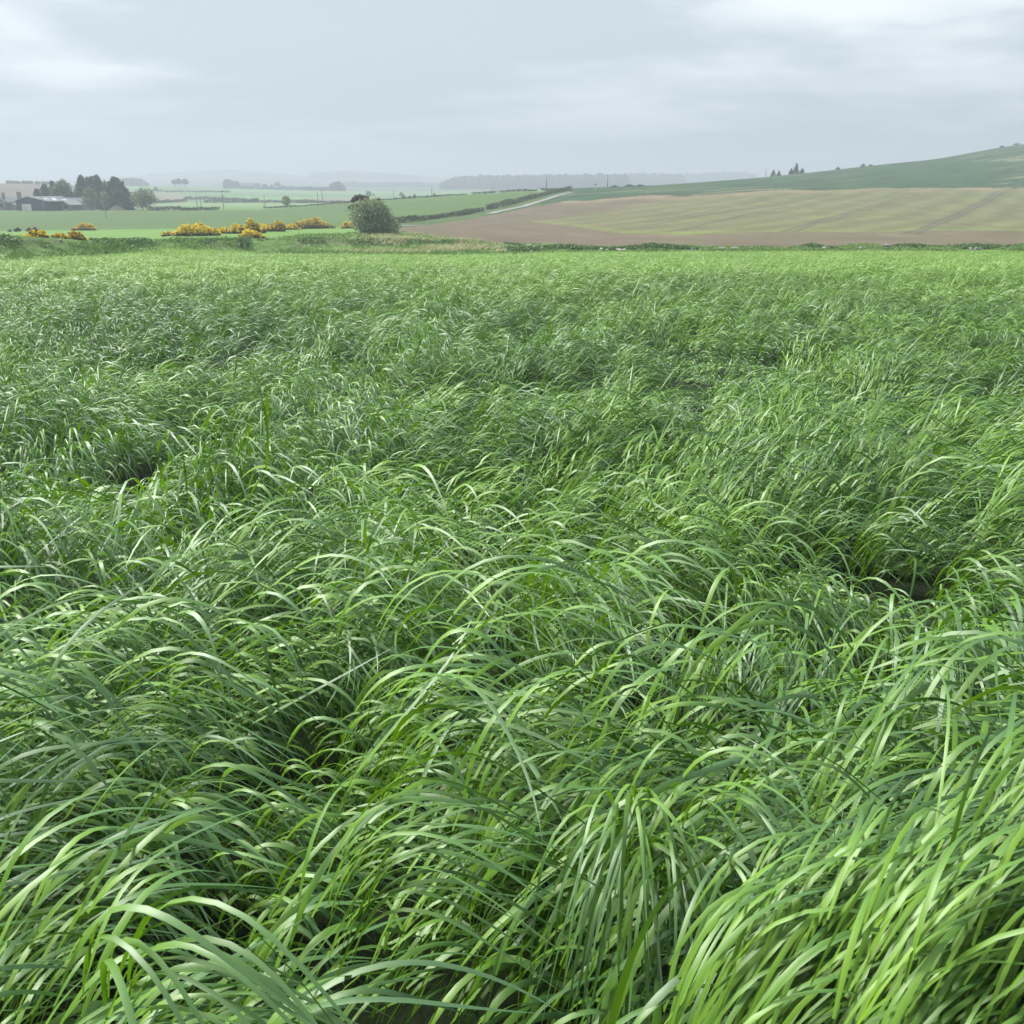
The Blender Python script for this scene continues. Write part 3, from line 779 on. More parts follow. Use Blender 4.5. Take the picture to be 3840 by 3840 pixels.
def bush(name, px, Y, w, h_px, label, leaf, n=900, group=None, cat='bush', flower=None, nf=0, base_px=None, lsize=None, lumps=7, flat=.8, depth=.7):
    b = at(px, Y); b = (b[0], b[1], b[2] - .05) if base_px is None else (b[0], b[1], zpx(base_px, Y))
    r = w * Y / 3960 / 2; H = h_px * Y / 3960
    o = empty(name, b, label, cat, group)
    cs, rr = [], []
    for i in range(lumps):
        u = (i + .5) / lumps * 2 - 1; u += rng.normal() * .08
        hh = H * max(.42, (1 - abs(u) ** 2.6)) * (.75 + .3 * rng.random())
        s_ = r * (1.0 / lumps + .14)
        cs.append((b[0] + u * r * .85, b[1] + rng.normal() * r * .22 * depth, b[2] + hh * .42)); rr.append((s_, max(s_, r * .35 * depth), hh * .52))
    C = blob_points(n, cs, rr, .5)
    C[:, 2] = np.maximum(C[:, 2], b[2] - .1)
    ls = lsize or max(.10, r * .13)
    V, q = leaf_quads(C, ls); np_mesh('foliage', V, [q], leaf, o)
    if flower:
        C = blob_points(int(nf * 1.5), cs, np.array(rr) * 1.04, .86)
        keep = (C[:, 2] > b[2] + H * (.12 + .25 * rng.random(len(C)))) & (fbm(C[:, 0] + C[:, 2] * 3, C[:, 1] * .7 + C[:, 2] * 3, .7, 12) > .28)
        V, q = leaf_quads(C[keep], ls * .8); np_mesh('blossom', V, [q], flower, o)
    mb = MB()
    for i in range(5):
        a = rng.random() * 6.28
        mb.tube([(b[0], b[1], b[2] - .1), (b[0] + math.cos(a) * r * .2, b[1] + math.sin(a) * r * .15, b[2] + H * .3), (b[0] + math.cos(a) * r * .45, b[1] + math.sin(a) * r * .3, b[2] + H * .6)], [.07, .05, .02], 5)
    mb.build('stem', M_bark, o, True)
    return o
def gorse(px0, px1, base, top, label, fl=P_gorse, nf=2600, n=2600, group='flowering gorse bushes', Y=None, lumps=7):
    pxm = (px0 + px1) / 2
    if Y is None: Y = gpx(pxm, base, 80)[1]
    return bush('gorse_bush', pxm, Y, (px1 - px0) * 1.2, (base - top) * 1.15, label, L_gorse, n, group, 'gorse bush', fl, nf, lsize=.20, lumps=lumps)
# beside the bank
gorse(66, 148, 916, 888, 'brightest yellow gorse bush low on the grassy bank', nf=3600, Y=87.5, lumps=8)
gorse(24, 68, 918, 900, 'small scattered gorse trailing off the brightest bank bush', P_gorse2, 700, 700, Y=87.5, lumps=4)
gorse(170, 222, 907, 885, 'small gorse cushion next to the brightest bank bush', P_gorse2, 1300, 1100, Y=89, lumps=5)
gorse(222, 288, 915, 884, 'straggly gorse bush with sparse yellow sprays on the bank', P_gorse2, 1500, 1500, Y=90, lumps=5)
gorse(298, 318, 902, 892, 'tiny gorse sprig on top of the bank', P_gorse2, 160, 200, Y=91.5, lumps=2)
gorse(328, 348, 901, 890, 'second tiny gorse sprig by the tawny bush on the bank', P_gorse2, 160, 200, Y=93, lumps=2)
bush('bramble_bush', 493, 96, 16, 8, 'small round russet bramble on the bank top', L_pine, 200, None, lsize=.14, lumps=3)
# the long row
gorse(262, 336, 859, 833, 'round gorse bush alone in the middle of the green fields', P_gorse2, 2600, 2200, Y=198, lumps=6)
gorse(590, 645, 886, 868, 'low gorse tail at the start of the long flowering row', P_gorse2, 900, 800, lumps=4)
gorse(640, 800, 884, 843, 'longest gorse mound at the start of the flowering row', nf=6200, n=4200, lumps=10)
gorse(798, 852, 876, 852, 'low bright gorse filling the gap between two larger mounds', nf=1900, n=1300, lumps=5)
gorse(846, 915, 876, 838, 'gorse shoulder leaning on the tallest mound of the row', nf=2600, n=2200, lumps=5)
gorse(895, 975, 874, 827, 'tallest yellow-topped gorse mound in the middle of the row', nf=3200, n=3600, lumps=6)
gorse(886, 972, 893, 864, 'separate low gorse cushion in front of the row', nf=2900, n=1500, lumps=6)
gorse(965, 1008, 866, 843, 'narrow gorse clump just past the tallest mound', P_gorse, 1200, 1000, lumps=4)
gorse(1000, 1062, 868, 826, 'fading gorse with a rounded top near the end of the row', P_gorse2, 2300, 2200, lumps=5)
gorse(1055, 1112, 862, 842, 'low bright gorse before the big brownish mound', nf=1600, n=1000, lumps=5)
gorse(1080, 1236, 858, 818, 'big brownish gorse mound closing the flowering row', P_gorse2, 4600, 6200, lumps=9)
gorse(1274, 1318, 857, 832, 'small gorse bush tucked against the willow', nf=1200, n=900, lumps=4)
# dark shrubs in the far pasture
for a, b_, h_, l in ((12, 12, 9, 'faint small shrub near the picture edge beyond the bank'), (42, 24, 20, 'dark thorn shrub standing single in the pasture'), (87, 26, 15, 'dark thorn shrub touching a wider one'), (110, 30, 15, 'wider dark thorn shrub of the touching pair')):
    bush('thorn_shrub', a, 196, b_, h_, l, L_brn, 500, 'thorn shrubs in the pasture', lsize=.28, lumps=3)

# willow and the pine behind it
decid('willow_bush', 1388, 141, 184, 756, 'large rounded grey-green willow bush beside the gorse row', L_will, 15000, None, lobes=30, low=-.08, trunk=.05, lsize=.26, shell=.55, cat='willow')
o = empty('pine_tree', at(1362, 150), 'dark red-brown pine with flat clumps behind the willow', 'pine tree')
b = at(1362, 150); Z = lambda p: zpx(p, 150)
mb = MB()
X_ = lambda p: px2(p, 150)
mb.tube([(X_(1372), 150, b[2] - .2), (X_(1370), 150, Z(800)), (X_(1362), 150, Z(762)), (X_(1352), 150, Z(742))], [.28, .22, .15, .05], 8)
for e in ((1312, 785), (1325, 755), (1395, 745), (1412, 752), (1380, 740)):
    mb.tube([(X_(1368), 150, Z(800)), (X_((1368 + e[0]) / 2), 150 + rng.normal() * .4, Z((790 + e[1]) / 2)), (X_(e[0]), 150 + rng.normal() * .6, Z(e[1]))], [.12, .08, .03], 6)
mb.build('trunk', M_bark, o, True)
cs = [(X_(1345), 150, Z(750)), (X_(1330), 150.4, Z(752)), (X_(1362), 149.8, Z(748)), (X_(1372), 150.2, Z(762)), (X_(1350), 150, Z(766)), (X_(1335), 149.6, Z(766)), (X_(1408), 150, Z(755)), (X_(1400), 150.3, Z(764)), (X_(1418), 150, Z(750)), (X_(1312), 150, Z(778)), (X_(1322), 150.2, Z(772)), (X_(1385), 150, Z(770))]
rr = [(.95, .9, .72), (.7, .7, .5), (.85, .8, .62), (.7, .7, .55), (.9, .8, .45), (.6, .6, .4), (.6, .6, .38), (.5, .5, .4), (.35, .3, .3), (.45, .4, .28), (.35, .35, .22), (.6, .6, .5)]
V, q = leaf_quads(blob_points(5200, cs, rr, .35), .20); np_mesh('crown', V, [q], L_pine, o)
# spring-green round tree and small valley trees
decid('hazel_tree', 1070, 402, 40, 736, 'round yellow-green tree alone on the field hedge', L_yel, 2200, None, base_px=776, lobes=8, low=.12, lsize=.42)

# ------------------------------------------------------------------ hedges
def hedge(pts, w, h, label, leaf=L_hedge, dens=26, group=None, size=.32, wild=.5, gaps=()):
    P = np.array(pts, float); L = np.concatenate([[0], np.cumsum(np.linalg.norm(np.diff(P, axis=0), axis=1))])
    n = int(L[-1] * dens); s_ = rng.random(n) * L[-1]
    for a, b in gaps: s_ = s_[(s_ < a * L[-1]) | (s_ > b * L[-1])]
    n = len(s_)
    x = np.interp(s_, L, P[:, 0]); y = np.interp(s_, L, P[:, 1])
    hh = .8 * h * (1 + wild * (fbm(s_, s_ * 0, 5, 81) - .5) * 2)
    x = x + rng.normal(0, w * .35, n); y = y + rng.normal(0, w * .35, n)
    z = terr(x, y) + hh * rng.random(n) ** .7
    V, q = leaf_quads(np.stack([x, y, z], 1), size)
    o = np_mesh('hedge', V, [q], leaf); return tag(o, label, 'hedge', group)
hl = lambda ps: [(kx(a) * y, y) for a, y in ps]
hedge(hl([(545, 366), (640, 368), (740, 369), (812, 368)]), 1.4, 1.35, 'dark clipped hedge running from the farm trees across the field', dens=90, size=.4)
hedge(hl([(985, 372), (1070, 371), (1150, 372), (1240, 373)]), 1.0, .7, 'low dark hedge under the round yellow-green tree', dens=50)
hedge(hl([(1240, 373), (1480, 376), (1750, 379)]), 1.0, .7, 'thin dark hedge along the skyline of the rising green field', dens=45)
hedge(hl([(1768, 379), (1860, 376)]), 1.0, .8, 'short stretch of hedge between two gaps on the rising skyline', dens=50)
hedge(hl([(1872, 375), (1960, 370), (2010, 365)]), 1.0, .8, 'skyline hedge reaching the tallest roadside pole', dens=50)
hedge(hl([(2030, 364), (2080, 359), (2135, 354)]), 1.1, .9, 'hedge at the crest where the track disappears', dens=55)
TH = W2([(1478, 838), (1600, 824), (1740, 806), (1806, 790)], ymin=150)
hedge(TH, 1.2, 1.25, 'dark straight hedge climbing below the green field towards the gateway', dens=80)
TH2 = W2([(1828, 786), (1866, 779)], ymin=150)
hedge(TH2, 1.2, 1.3, 'short block of hedge beside the lower end of the track', dens=80)
TH3 = W2([(1876, 777), (1950, 757), (2000, 744), (2070, 726), (2140, 713)], ymin=150)
hedge(TH3, 1.3, 1.5, 'upper hedge following the pale track over the rise', dens=70)
for i, (a, b, c_, l) in enumerate((([(560, 560), (690, 640)], 1.6, 40, 'faint hedgerow below the pinkish field in the valley'),
                               ([(690, 700), (770, 740), (860, 690), (960, 610)], 1.8, 40, 'curving hedgerow crossing the pale valley field'),
                               ([(760, 600), (950, 600), (1190, 590)], 1.6, 40, 'long level hedgerow above the mint coloured field'),
                               ([(1100, 590), (1240, 585), (1300, 580)], 1.6, 40, 'hedgerow behind the round yellow-green tree'),
                               ([(560, 930), (700, 960), (860, 1000)], 1.8, 30, 'distant hedgerow at the top of the pinkish field'),
                               ([(1600, 800), (1700, 800)], 1.6, 30, 'faint hedgerow seen over the rising green field'))):
    hedge(hl(a), 2.0, b * 1.1, l, L_hedge, dens=14, group='hedgerows in the valley', size=.9)

# ------------------------------------------------------------------ poles
def pole(px, base, top, Y, label, arm=0, lean=0.0, trafo=False, r=.15):
    zb = zpx(base, Y); zt = zpx(top, Y); x = px2(px, Y); zb = min(zb, T0(x, Y)) - .3
    o = empty('utility_pole', (x, Y, zb), label, 'utility pole', 'wooden poles across the fields')
    mb = MB(); x2 = x + lean * (zt - zb); mb.tube([(x, Y, zb), ((x + x2) / 2, Y, (zb + zt) / 2), (x2, Y, zt)], [r, r * .9, r * .75], 8); mb.build('pole', M_wood, o, True)
    if arm:
        mb = MB(); mb.box((x2, Y - r, zt - .35), (arm, .12, .14)); ca = mb.build('crossarm', M_wood, o)
        for e in (-.42, 0, .42):
            mb = MB(); mb.tube([(x2 + e * arm, Y - r, zt - .28), (x2 + e * arm, Y - r, zt - .15), (x2 + e * arm, Y - r, zt - .02)], [.05, .08, .04], 6); mb.build('insulator', M_metal, ca)
    if trafo:
        mb = MB(); mb.tube([(x2 + .35, Y - .4, zt - 2.6), (x2 + .35, Y - .4, zt - 1.7)], [.3, .3], 10); mb.box((x2 + .1, Y - .3, zt - 2.0), (1.6, .15, .15)); mb.build('transformer', M_metal, o)
    return o
pole(734, 778, 728, 425, 'shorter pole of the close pair near the farm hedge', lean=-.03)
pole(748, 777, 726, 440, 'pole standing just behind the pair by the farm hedge', lean=-.04)
pole(833, 786, 714, 386, 'taller pole with crossarm and transformer past the hedge end', 1.8, -.05, True)
pole(989, 779, 729, 405, 'pole at the start of the low hedge near the yellow-green tree', lean=-.03)
pole(1190, 768, 719, 420, 'single pole just right of the yellow-green tree', lean=-.03)
pole(1208, 763, 711, 430, 'pole with short crossarm standing close to another on the field edge', 1.4, -.04)
pole(1475, 748, 712, 470, 'faint pole in the valley behind the pine')
pole(1619, 740, 699, 420, 'dark pole rising over the skyline hedge')
pole(1846, 722, 701, 620, 'tiny faint pole against the far wood')
pole(2049, 710, 665, 372, 'tall pole with a bush at its foot on the crest', r=.19)
pole(2278, 697, 655, 395, 'pole standing on the brow of the dark green hill field', r=.17)
pole(152, 783, 722, 360, 'pale pole standing in front of the dark barn', r=.13)
pole(387, 819, 750, 286, 'slender leaning pole out in the green field before the farm', lean=-.13, r=.09)
pole(2868, 660, 631, 640, 'faint pole beyond the brow beside two small spruces', r=.2)
pole(3822, 551, 534, 560, 'short post on the hill skyline near the cut-off tree', r=.08)
pole(143, 690, 662, 900, 'very faint mast above the brown hill behind the farm', r=.15)
bush('broom_bush', 2051, 371, 10, 8, 'tiny dark bush at the foot of the crest pole', L_hedge, 120, lumps=2)
# small sign on a post on the crest
b = at(2233, 347); o = empty('footpath_sign', b, 'small sign on a thin pale post at the edge of the hill crop', 'sign')
mb = MB(); mb.tube([(b[0], b[1], b[2] - .2), (b[0], b[1], b[2] + 2.3)], [.07, .06], 6); mb.build('post', M_white, o)
mb = MB(); mb.box((b[0], b[1] - .08, b[2] + 2.15), (.75, .05, .42)); mb.build('panel', M_slate, o)
for px_, l in ((2138, 'thin fence post on the crest beside the track'), (2210, 'leaning fence post on the crest between track and sign')):
    b = at(px_, 350); mb = MB(); mb.tube([(b[0], b[1], b[2] - .2), (b[0] + .05, b[1], b[2] + .7), (b[0] + .1, b[1], b[2] + 1.35)], [.09, .08, .07], 6)
    tag(mb.build('fence_post', M_wood), l, 'fence post', 'fence posts on the crest')
bush('gorse_bush', 2303, 392, 30, 9, 'low russet bush on the brow just past the pole', L_pine, 300, lumps=3, lsize=.3)
bush('broom_bush', 2362, 394, 34, 10, 'green shrub on the brow with a second lobe', L_dec, 340, lumps=3, lsize=.35)
bush('broom_bush', 2400, 396, 36, 7, 'low flat shrub trailing along the brow', L_hedge, 260, lumps=3, lsize=.35)

# spruces and bushes on the hill skyline
def crestY(px):
    k = kx(px); ys = YS[(YS > 300) & (YS < 900)]; return float(ys[np.argmax((terr(k * ys, ys) - EYE) / ys)])
for px_, w_, top, l in ((2896, 22, 637, 'first small spruce at the foot of the hill skyline'), (2917, 20, 640, 'second small spruce beside the first on the skyline'), (2963, 22, 630, 'short bushy spruce hugging the tallest skyline spruce'),
                        (2980, 30, 612, 'tallest pointed spruce on the hill skyline'), (3003, 22, 630, 'small spruce just uphill of the tallest one')):
    conifer('spruce_tree', px_, crestY(px_) + 3, w_, top, l, L_con, 'spruces on the hill skyline', n=900, ragged=.5)
for px_, w_, h_, l in ((3135, 16, 10, 'tiny dark bush on the open skyline'), (3228, 18, 10, 'small rounded bush further up the skyline'), (3256, 14, 5, 'low tuft next to the rounded skyline bush'), (3738, 18, 6, 'flat bush near the top of the hill'), (3790, 34, 8, 'line of low scrub by the hilltop tree')):
    bush('thorn_shrub', px_, crestY(px_), w_, h_ * 1.3, l, L_con, 260, 'bushes on the hill skyline', lumps=3, lsize=.4)
conifer('spruce_tree', 3846, crestY(3846), 40, 526, 'dark spruce cut by the picture edge on the hilltop', L_con, n=1500, ragged=.25, tip=1.8)

# ------------------------------------------------------------------ trees in the valley
def bare(px, Y, w, top, label, group='bare winter-like trees in the valley', leaf=L_bare, n=900, name='elm_tree'):
    return decid(name, px, Y, w, top, label, leaf, n, group, lobes=8, low=.35, trunk=.25, shell=.3, lsize=.9, bark=M_barkp)
bare(655, 1150, 26, 672, 'smallest of the three bare trees on the pale green ridge')
bare(673, 1150, 26, 667, 'upright middle tree of the three on the pale green ridge')
bare(694, 1140, 34, 668, 'widest of the three trees on the pale green ridge')
decid('thorn_tree', 583, 960, 15, 702, 'small round dark tree alone at the top of the pinkish field', L_brn, 500, None, lobes=5, low=.05, lsize=1.0)
bare(965, 1450, 24, 686, 'round-topped valley tree nearest the dark plantation')
bare(993, 1430, 26, 689, 'broad valley tree second from the dark plantation')
bare(1020, 1440, 16, 692, 'thin short valley tree between two broader ones')
bare(1042, 1420, 32, 683, 'tallest vase-shaped valley tree of the row')
for px_, Y_, w_, top, l in ((1512, 520, 22, 731, 'grey-green bush behind the skyline hedge left of a pair'), (1536, 520, 18, 735, 'paler low bush of the pair behind the skyline hedge'), (1553, 525, 15, 731, 'small dark bush of the pair behind the skyline hedge'), (1628, 640, 14, 725, 'faint round bush beside the dark skyline pole'),
                           (1378, 900, 14, 716, 'small dark bush beside another in the hazy meadow'), (1386, 900, 14, 718, 'low bush overlapping a darker one in the hazy meadow'), (1503, 900, 14, 720, 'small hazy tree standing in the valley meadow')):
    decid('valley_bush', px_, Y_, w_, top, l, L_hedge if w_ % 2 else L_dec, 420, 'bushes in the valley meadow', lobes=4, low=-.05, lsize=.8, trunk=.1)

def wood(name, px0, px1, Y, depth, tops, leaf, n, conf=.3, label=None, cw=9.0, q=70, base=None):
    """a far wood: many tree shapes standing close together, tops = [(px, row)]"""
    tops = np.array(tops, float); C = []; sz = max(1.0, Y / 1000 * 1.25)
    for i in range(n):
        px = rng.uniform(px0, px1); y = Y + depth * rng.random(); x = px2(px, y)
        g = T0(x, y); H = (zpx(np.interp(px, tops[:, 0], tops[:, 1]), Y) - g) * (.82 + .24 * rng.random())
        H = max(H, 2.0)
        r = min(cw * (.35 + .3 * rng.random()), H * .45)
        m = q
        if rng.random() < conf:
            f = rng.random(m) ** .8; a = rng.random(m) * 6.28; rad = r * .62 * (1 - f) * np.sqrt(rng.random(m)) + .2
            P = np.stack([x + rad * np.cos(a), y + rad * np.sin(a), g + H * (.08 + .98 * f)], 1)
        else:
            d = rng.normal(size=(m, 3)); d /= np.linalg.norm(d, axis=1)[:, None]; d *= (.5 + .5 * rng.random(m) ** .5)[:, None]
            P = np.array([x, y, g + H * .56]) + d * np.array([r, r, H * .46])
        C.append(P)
    V, qd = leaf_quads(np.concatenate(C), sz * 1.6)
    o = np_mesh(name, V, [qd], leaf); return tag(o, label, kind='stuff')
wood('distant_wood', 450, 556, 1500, 90, [(450, 673), (480, 671), (530, 672), (556, 690)], L_con, 150, .2, cw=12)
wood('plantation', 841, 872, 1400, 60, [(841, 678), (856, 677), (872, 679)], L_con, 60, .6)
wood('plantation', 873, 893, 1420, 50, [(873, 684), (893, 683)], L_con, 34, .6)
wood('distant_wood', 893, 965, 1900, 90, [(893, 689), (965, 691)], L_dec, 90, .2)
wood('treeline', 1055, 1245, 1400, 30, [(1055, 702), (1063, 694), (1075, 706), (1085, 702), (1103, 699), (1115, 704), (1140, 703), (1245, 705)], L_dec, 120, .25)
wood('treeline', 900, 1060, 1380, 20, [(900, 714), (1060, 716)], L_hedge, 50, 0, cw=8)
wood('distant_wood', 1244, 1290, 1350, 60, [(1244, 692), (1256, 683), (1275, 684), (1290, 708)], L_con, 80, .3)
wood('distant_wood', 1284, 1680, 2300, 200, [(1284, 686), (1320, 681), (1370, 688), (1450, 685), (1500, 688), (1560, 683), (1620, 690), (1680, 689)], L_dec, 420, .25, cw=14)
wood('wooded_ridge', 1160, 1580, 3500, 250, [(1160, 668), (1172, 647), (1220, 646), (1225, 652), (1240, 646), (1300, 644), (1345, 645), (1380, 649), (1430, 650), (1500, 655), (1540, 660), (1580, 666)], L_con, 520, .35, cw=26)
wood('wooded_ridge', 560, 900, 3800, 250, [(560, 664), (600, 660), (612, 655), (660, 653), (700, 652), (760, 653), (785, 660), (900, 655)], L_con, 260, .2, cw=24)
wood('great_wood', 1655, 2350, 1750, 260, [(1655, 688), (1690, 672), (1715, 662), (1740, 660), (1800, 659), (1860, 662), (1930, 658), (2000, 660), (2100, 656), (2200, 655), (2300, 654), (2350, 655)], L_dec, 1300, .3, cw=14)
wood('great_wood', 2340, 2560, 2300, 200, [(2340, 655), (2400, 653), (2500, 655), (2560, 658)], L_dec, 420, .3, cw=16)
wood('great_wood', 2540, 2835, 2900, 200, [(2540, 661), (2570, 652), (2600, 655), (2630, 650), (2680, 650), (2720, 648), (2790, 645), (2815, 648), (2835, 662)], L_dec, 420, .2, cw=20)
wood('hilltop_scrub', -300, 230, 930, 30, [(-300, 685), (60, 684), (70, 679), (80, 684), (230, 684)], L_con, 90, 0, cw=6)
# ------------------------------------------------------------------ rough vegetation of bank and verges
def tuft_quads(X, Y, h, w, wind=0.5, seg=3):
    n = len(X); z = terr(X, Y); a = rng.random(n) * 6.28
    s_ = np.linspace(0, 1, seg + 1)
    hx = (wind + rng.normal(0, .45, n)) * h; hy = rng.normal(0, .35, n) * h
    wx, wy = np.cos(a) * w * .5, np.sin(a) * w * .5
    V = np.empty((n, seg + 1, 2, 3))
    for j, s in enumerate(s_):
        tw = (1 - s ** 2) * .98 + .02
        cx = X + hx * s ** 1.8; cy = Y + hy * s ** 1.8; cz = z - .03 + h * s * (1 - .25 * s * np.abs(hx / h))
        V[:, j, 0] = np.stack([cx - wx * tw, cy - wy * tw, cz], 1); V[:, j, 1] = np.stack([cx + wx * tw, cy + wy * tw, cz], 1)
    J = np.arange(n * (seg + 1) * 2).reshape(n, seg + 1, 2)
    q = np.stack([J[:, :-1, 0], J[:, :-1, 1], J[:, 1:, 1], J[:, 1:, 0]], -1).reshape(-1, 4)
    return V.reshape(-1, 3), q
L_rough = leafmat('rough_grass', (.085, .19, .030), (.17, .27, .06), .3)
L_dry = leafmat('dry_grass', (.30, .32, .14), (.44, .40, .22), .3)
L_weed = leafmat('coarse_weeds', (.05, .11, .028), (.10, .19, .045), .25)
n = 150000
k = rng.uniform(-.75, .8, n); u = rng.random(n)
Y = edgeY(k) + (vtopY(k) - edgeY(k)) * u; X = k * Y
cl = fbm(X, Y, 3.5, 91, 3); keep = cl > .40 - .1 * (u < .1)
X, Y, cl = X[keep], Y[keep], cl[keep]
V, q = tuft_quads(X, Y, (.12 + .75 * (cl - .35)) * (.6 + .8 * rng.random(len(X))), np.full(len(X), .10))
tag(np_mesh('verge_grass', V, [q], L_rough), kind='stuff')
n = 16000; X = rng.normal(kx(1690) * 122, 5.5, n); Y = rng.uniform(100, 140, n); K = X / Y
keep = (Y < vtopY(K) - 1) & (Y > edgeY(K) + 4) & (fbm(X, Y, 3.5, 44, 3) > .44); X, Y = X[keep], Y[keep]
V, q = tuft_quads(X, Y, .25 + .35 * rng.random(len(X)), np.full(len(X), .09)); tag(np_mesh('dry_grass', V, [q], L_dry), kind='stuff')
# coarse weeds on the wall line and at the foot of the bank
n = 60000; k = rng.uniform(-.75, .8, n); X = k * 100; u = rng.random(n)
Y = edgeY(k) + .8 + rng.normal(0, .8, n) + np.where(k > kx(1900), 3.4, 1.2); X = k * Y
cl = fbm(X * .6, Y * .2, 3.0, 95, 3); keep = cl > np.where(k > kx(1900), .44, .70)
X, Y, cl = X[keep], Y[keep], cl[keep]
z = terr(X, Y) + rng.random(len(X)) ** .8 * (.16 + 1.5 * (cl - .46))
V, q = leaf_quads(np.stack([X, Y, z], 1), .19); tag(np_mesh('weeds', V, [q], L_weed), kind='stuff')
n = 14000; s_ = rng.random(n); P_ = np.array(BANK); L_ = np.linspace(0, 1, len(P_))
X = np.interp(s_, L_, P_[:, 0]) + rng.normal(0, .9, n); Y = np.interp(s_, L_, P_[:, 1]) + rng.normal(-1.2, 1.0, n)
cl = fbm(X, Y, 2.6, 97, 3); keep = cl > .60; X, Y, cl = X[keep], Y[keep], cl[keep]
z = terr(X, Y) + rng.random(len(X)) * .18
V, q = leaf_quads(np.stack([X, Y, z], 1), .18); tag(np_mesh('bank_weeds', V, [q], L_weed), kind='stuff')

# stones of the tumbled field wall
M_rock = simple('field_stone', (.30, .29, .26), .9, .4, 3.0, col2=(.17, .165, .15), bump=.5)
M_rockw = simple('pale_stone', (.40, .385, .35), .9, .3, 3.0, bump=.4)
def rock(px, Y, w, h, label, m=None, group='stones along the field edge', dz=0):
    import bmesh
    bm = bmesh.new(); bmesh.ops.create_icosphere(bm, subdivisions=2, radius=1)
    sd_ = rng.random(3) * 9
    for v in bm.verts:
        d = 1 + .22 * math.sin(v.co.x * 2.3 + sd_[0]) * math.cos(v.co.y * 2.9 + sd_[1]) + .18 * math.sin(v.co.z * 3.7 + sd_[2] + v.co.x)
        v.co = Vector((max(-.8, min(.8, v.co.x * d)) * w * .6, max(-.8, min(.8, v.co.y * d)) * w * .5, max(-.7, min(.75, v.co.z * d)) * h * .7))
    me = bpy.data.meshes.new('field_stone'); bm.to_mesh(me); bm.free(); me.materials.append(m or M_rock)
    o = bpy.data.objects.new('field_stone', me); x = px2(px, Y)
    o.location = (x, Y, T0(x, Y) + h * .25 + dz); o.rotation_euler = (rng.normal() * .2, rng.normal() * .2, rng.random() * 3)
    COL.objects.link(o); return tag(o, label, 'stone', group)
rock(2262, 99.5, .36, .36, 'largest pale upright stone at the field edge', M_rockw)
rock(1995, 99.3, .32, .30, 'small white stone at the end of the verge', M_rockw)
rock(2448, 101.5, .36, .34, 'pale rounded stone set apart along the wall line', M_rockw)
rock(2487, 101.5, .36, .28, 'low pale stone just past the rounded one', M_rockw)
rock(2330, 100, .7, .22, 'long flat grey stone near the largest pale one')
rock(2350, 100.2, .5, .22, 'grey stone touching the long flat one')
rock(2283, 100, .35, .2, 'small grey stone beside the largest pale stone')
rock(2612, 100.6, .4, .4, 'grey stone half hidden in weeds before the rubble row')
pile = [(3331, 0, .35), (3340, 0, .45), (3350, 0, .5), (3362, 0, .4), (3346, .32, .35), (3356, .34, .3), (3337, .3, .28), (3322, 0, .3)]
PL = ['low outer stone of the tallest rubble pile', 'blocky stone low in the tallest rubble pile', 'biggest base stone of the tallest rubble pile', 'rounded base stone of the tallest rubble pile', 'upper stone resting on the tallest rubble pile', 'topmost stone of the tallest rubble pile', 'small upper stone of the tallest rubble pile', 'outlying stone touching the tallest rubble pile']
for (a, dz, s_), l in zip(pile, PL): rock(a, 101.5, s_, s_ * .8, l, M_rockw if s_ > .4 else None, 'rubble pile by the field edge', dz)
rub = [2700, 2718, 2731, 2748, 2762, 2776, 2795, 2812, 2826, 2838, 3238, 3252, 3270, 3290, 3308, 3380, 3674, 3690, 3704, 3786, 3792, 3818, 3826, 3836, 2662, 3110, 3130, 3120]
for a in rub: rock(a, 101.0 + rng.random(), .25 + .25 * rng.random(), .2 + .2 * rng.random(), 'grey rubble stone in the tumbled wall among the weeds', None, 'rubble of the tumbled wall')
for i in range(12):
    s_ = .02 + .45 * rng.random(); x = np.interp(s_, L_, P_[:, 0]); y = np.interp(s_, L_, P_[:, 1]) - 1.8 - rng.random() * .5
    rock(1920 + 3960 * x / y, y, .15 + .2 * rng.random(), .15 + .1 * rng.random(), 'small grey stone showing in the dark face of the grassy bank', None, 'stones in the bank face')

# ------------------------------------------------------------------ the tall grass
def blades(root, phi, th0, th1, p, L, w, tw0, tw1, seg, fold=False, curl=None):
    n = len(phi); s = np.linspace(0, 1, seg + 1)
    gg = np.clip((s[None] - .04) / (.35 + .38 * p[:, None]), 0, 1); gg = gg * gg * (3 - 2 * gg) * .88 + .12 * s[None]
    th = th0[:, None] + (th1 - th0)[:, None] * gg
    ph = phi[:, None] + (curl[:, None] if curl is not None else 0) * s[None] ** 1.5
    T = np.stack([np.sin(th) * np.cos(ph), np.sin(th) * np.sin(ph), np.cos(th)], -1)
    st = (T[:, 1:] + T[:, :-1]) * .5 * (L / seg)[:, None, None]
    P = np.concatenate([np.zeros((n, 1, 3)), np.cumsum(st, 1)], 1)
    top = P[..., 2].max(1)
    side = np.stack([-np.sin(ph), np.cos(ph), np.zeros_like(ph)], -1)
    N = np.cross(side, T)
    tw = tw0[:, None] + (tw1 - tw0)[:, None] * s[None]
    Wd = np.cos(tw)[..., None] * side + np.sin(tw)[..., None] * N
    NN = np.cross(Wd, T)
    prof = np.minimum(1, .45 + s * 3.0) * (1 - s ** 2.6) + .02
    hw = (w[:, None] * prof[None] * .5)[..., None]
    return P, top, Wd, NN, hw, s
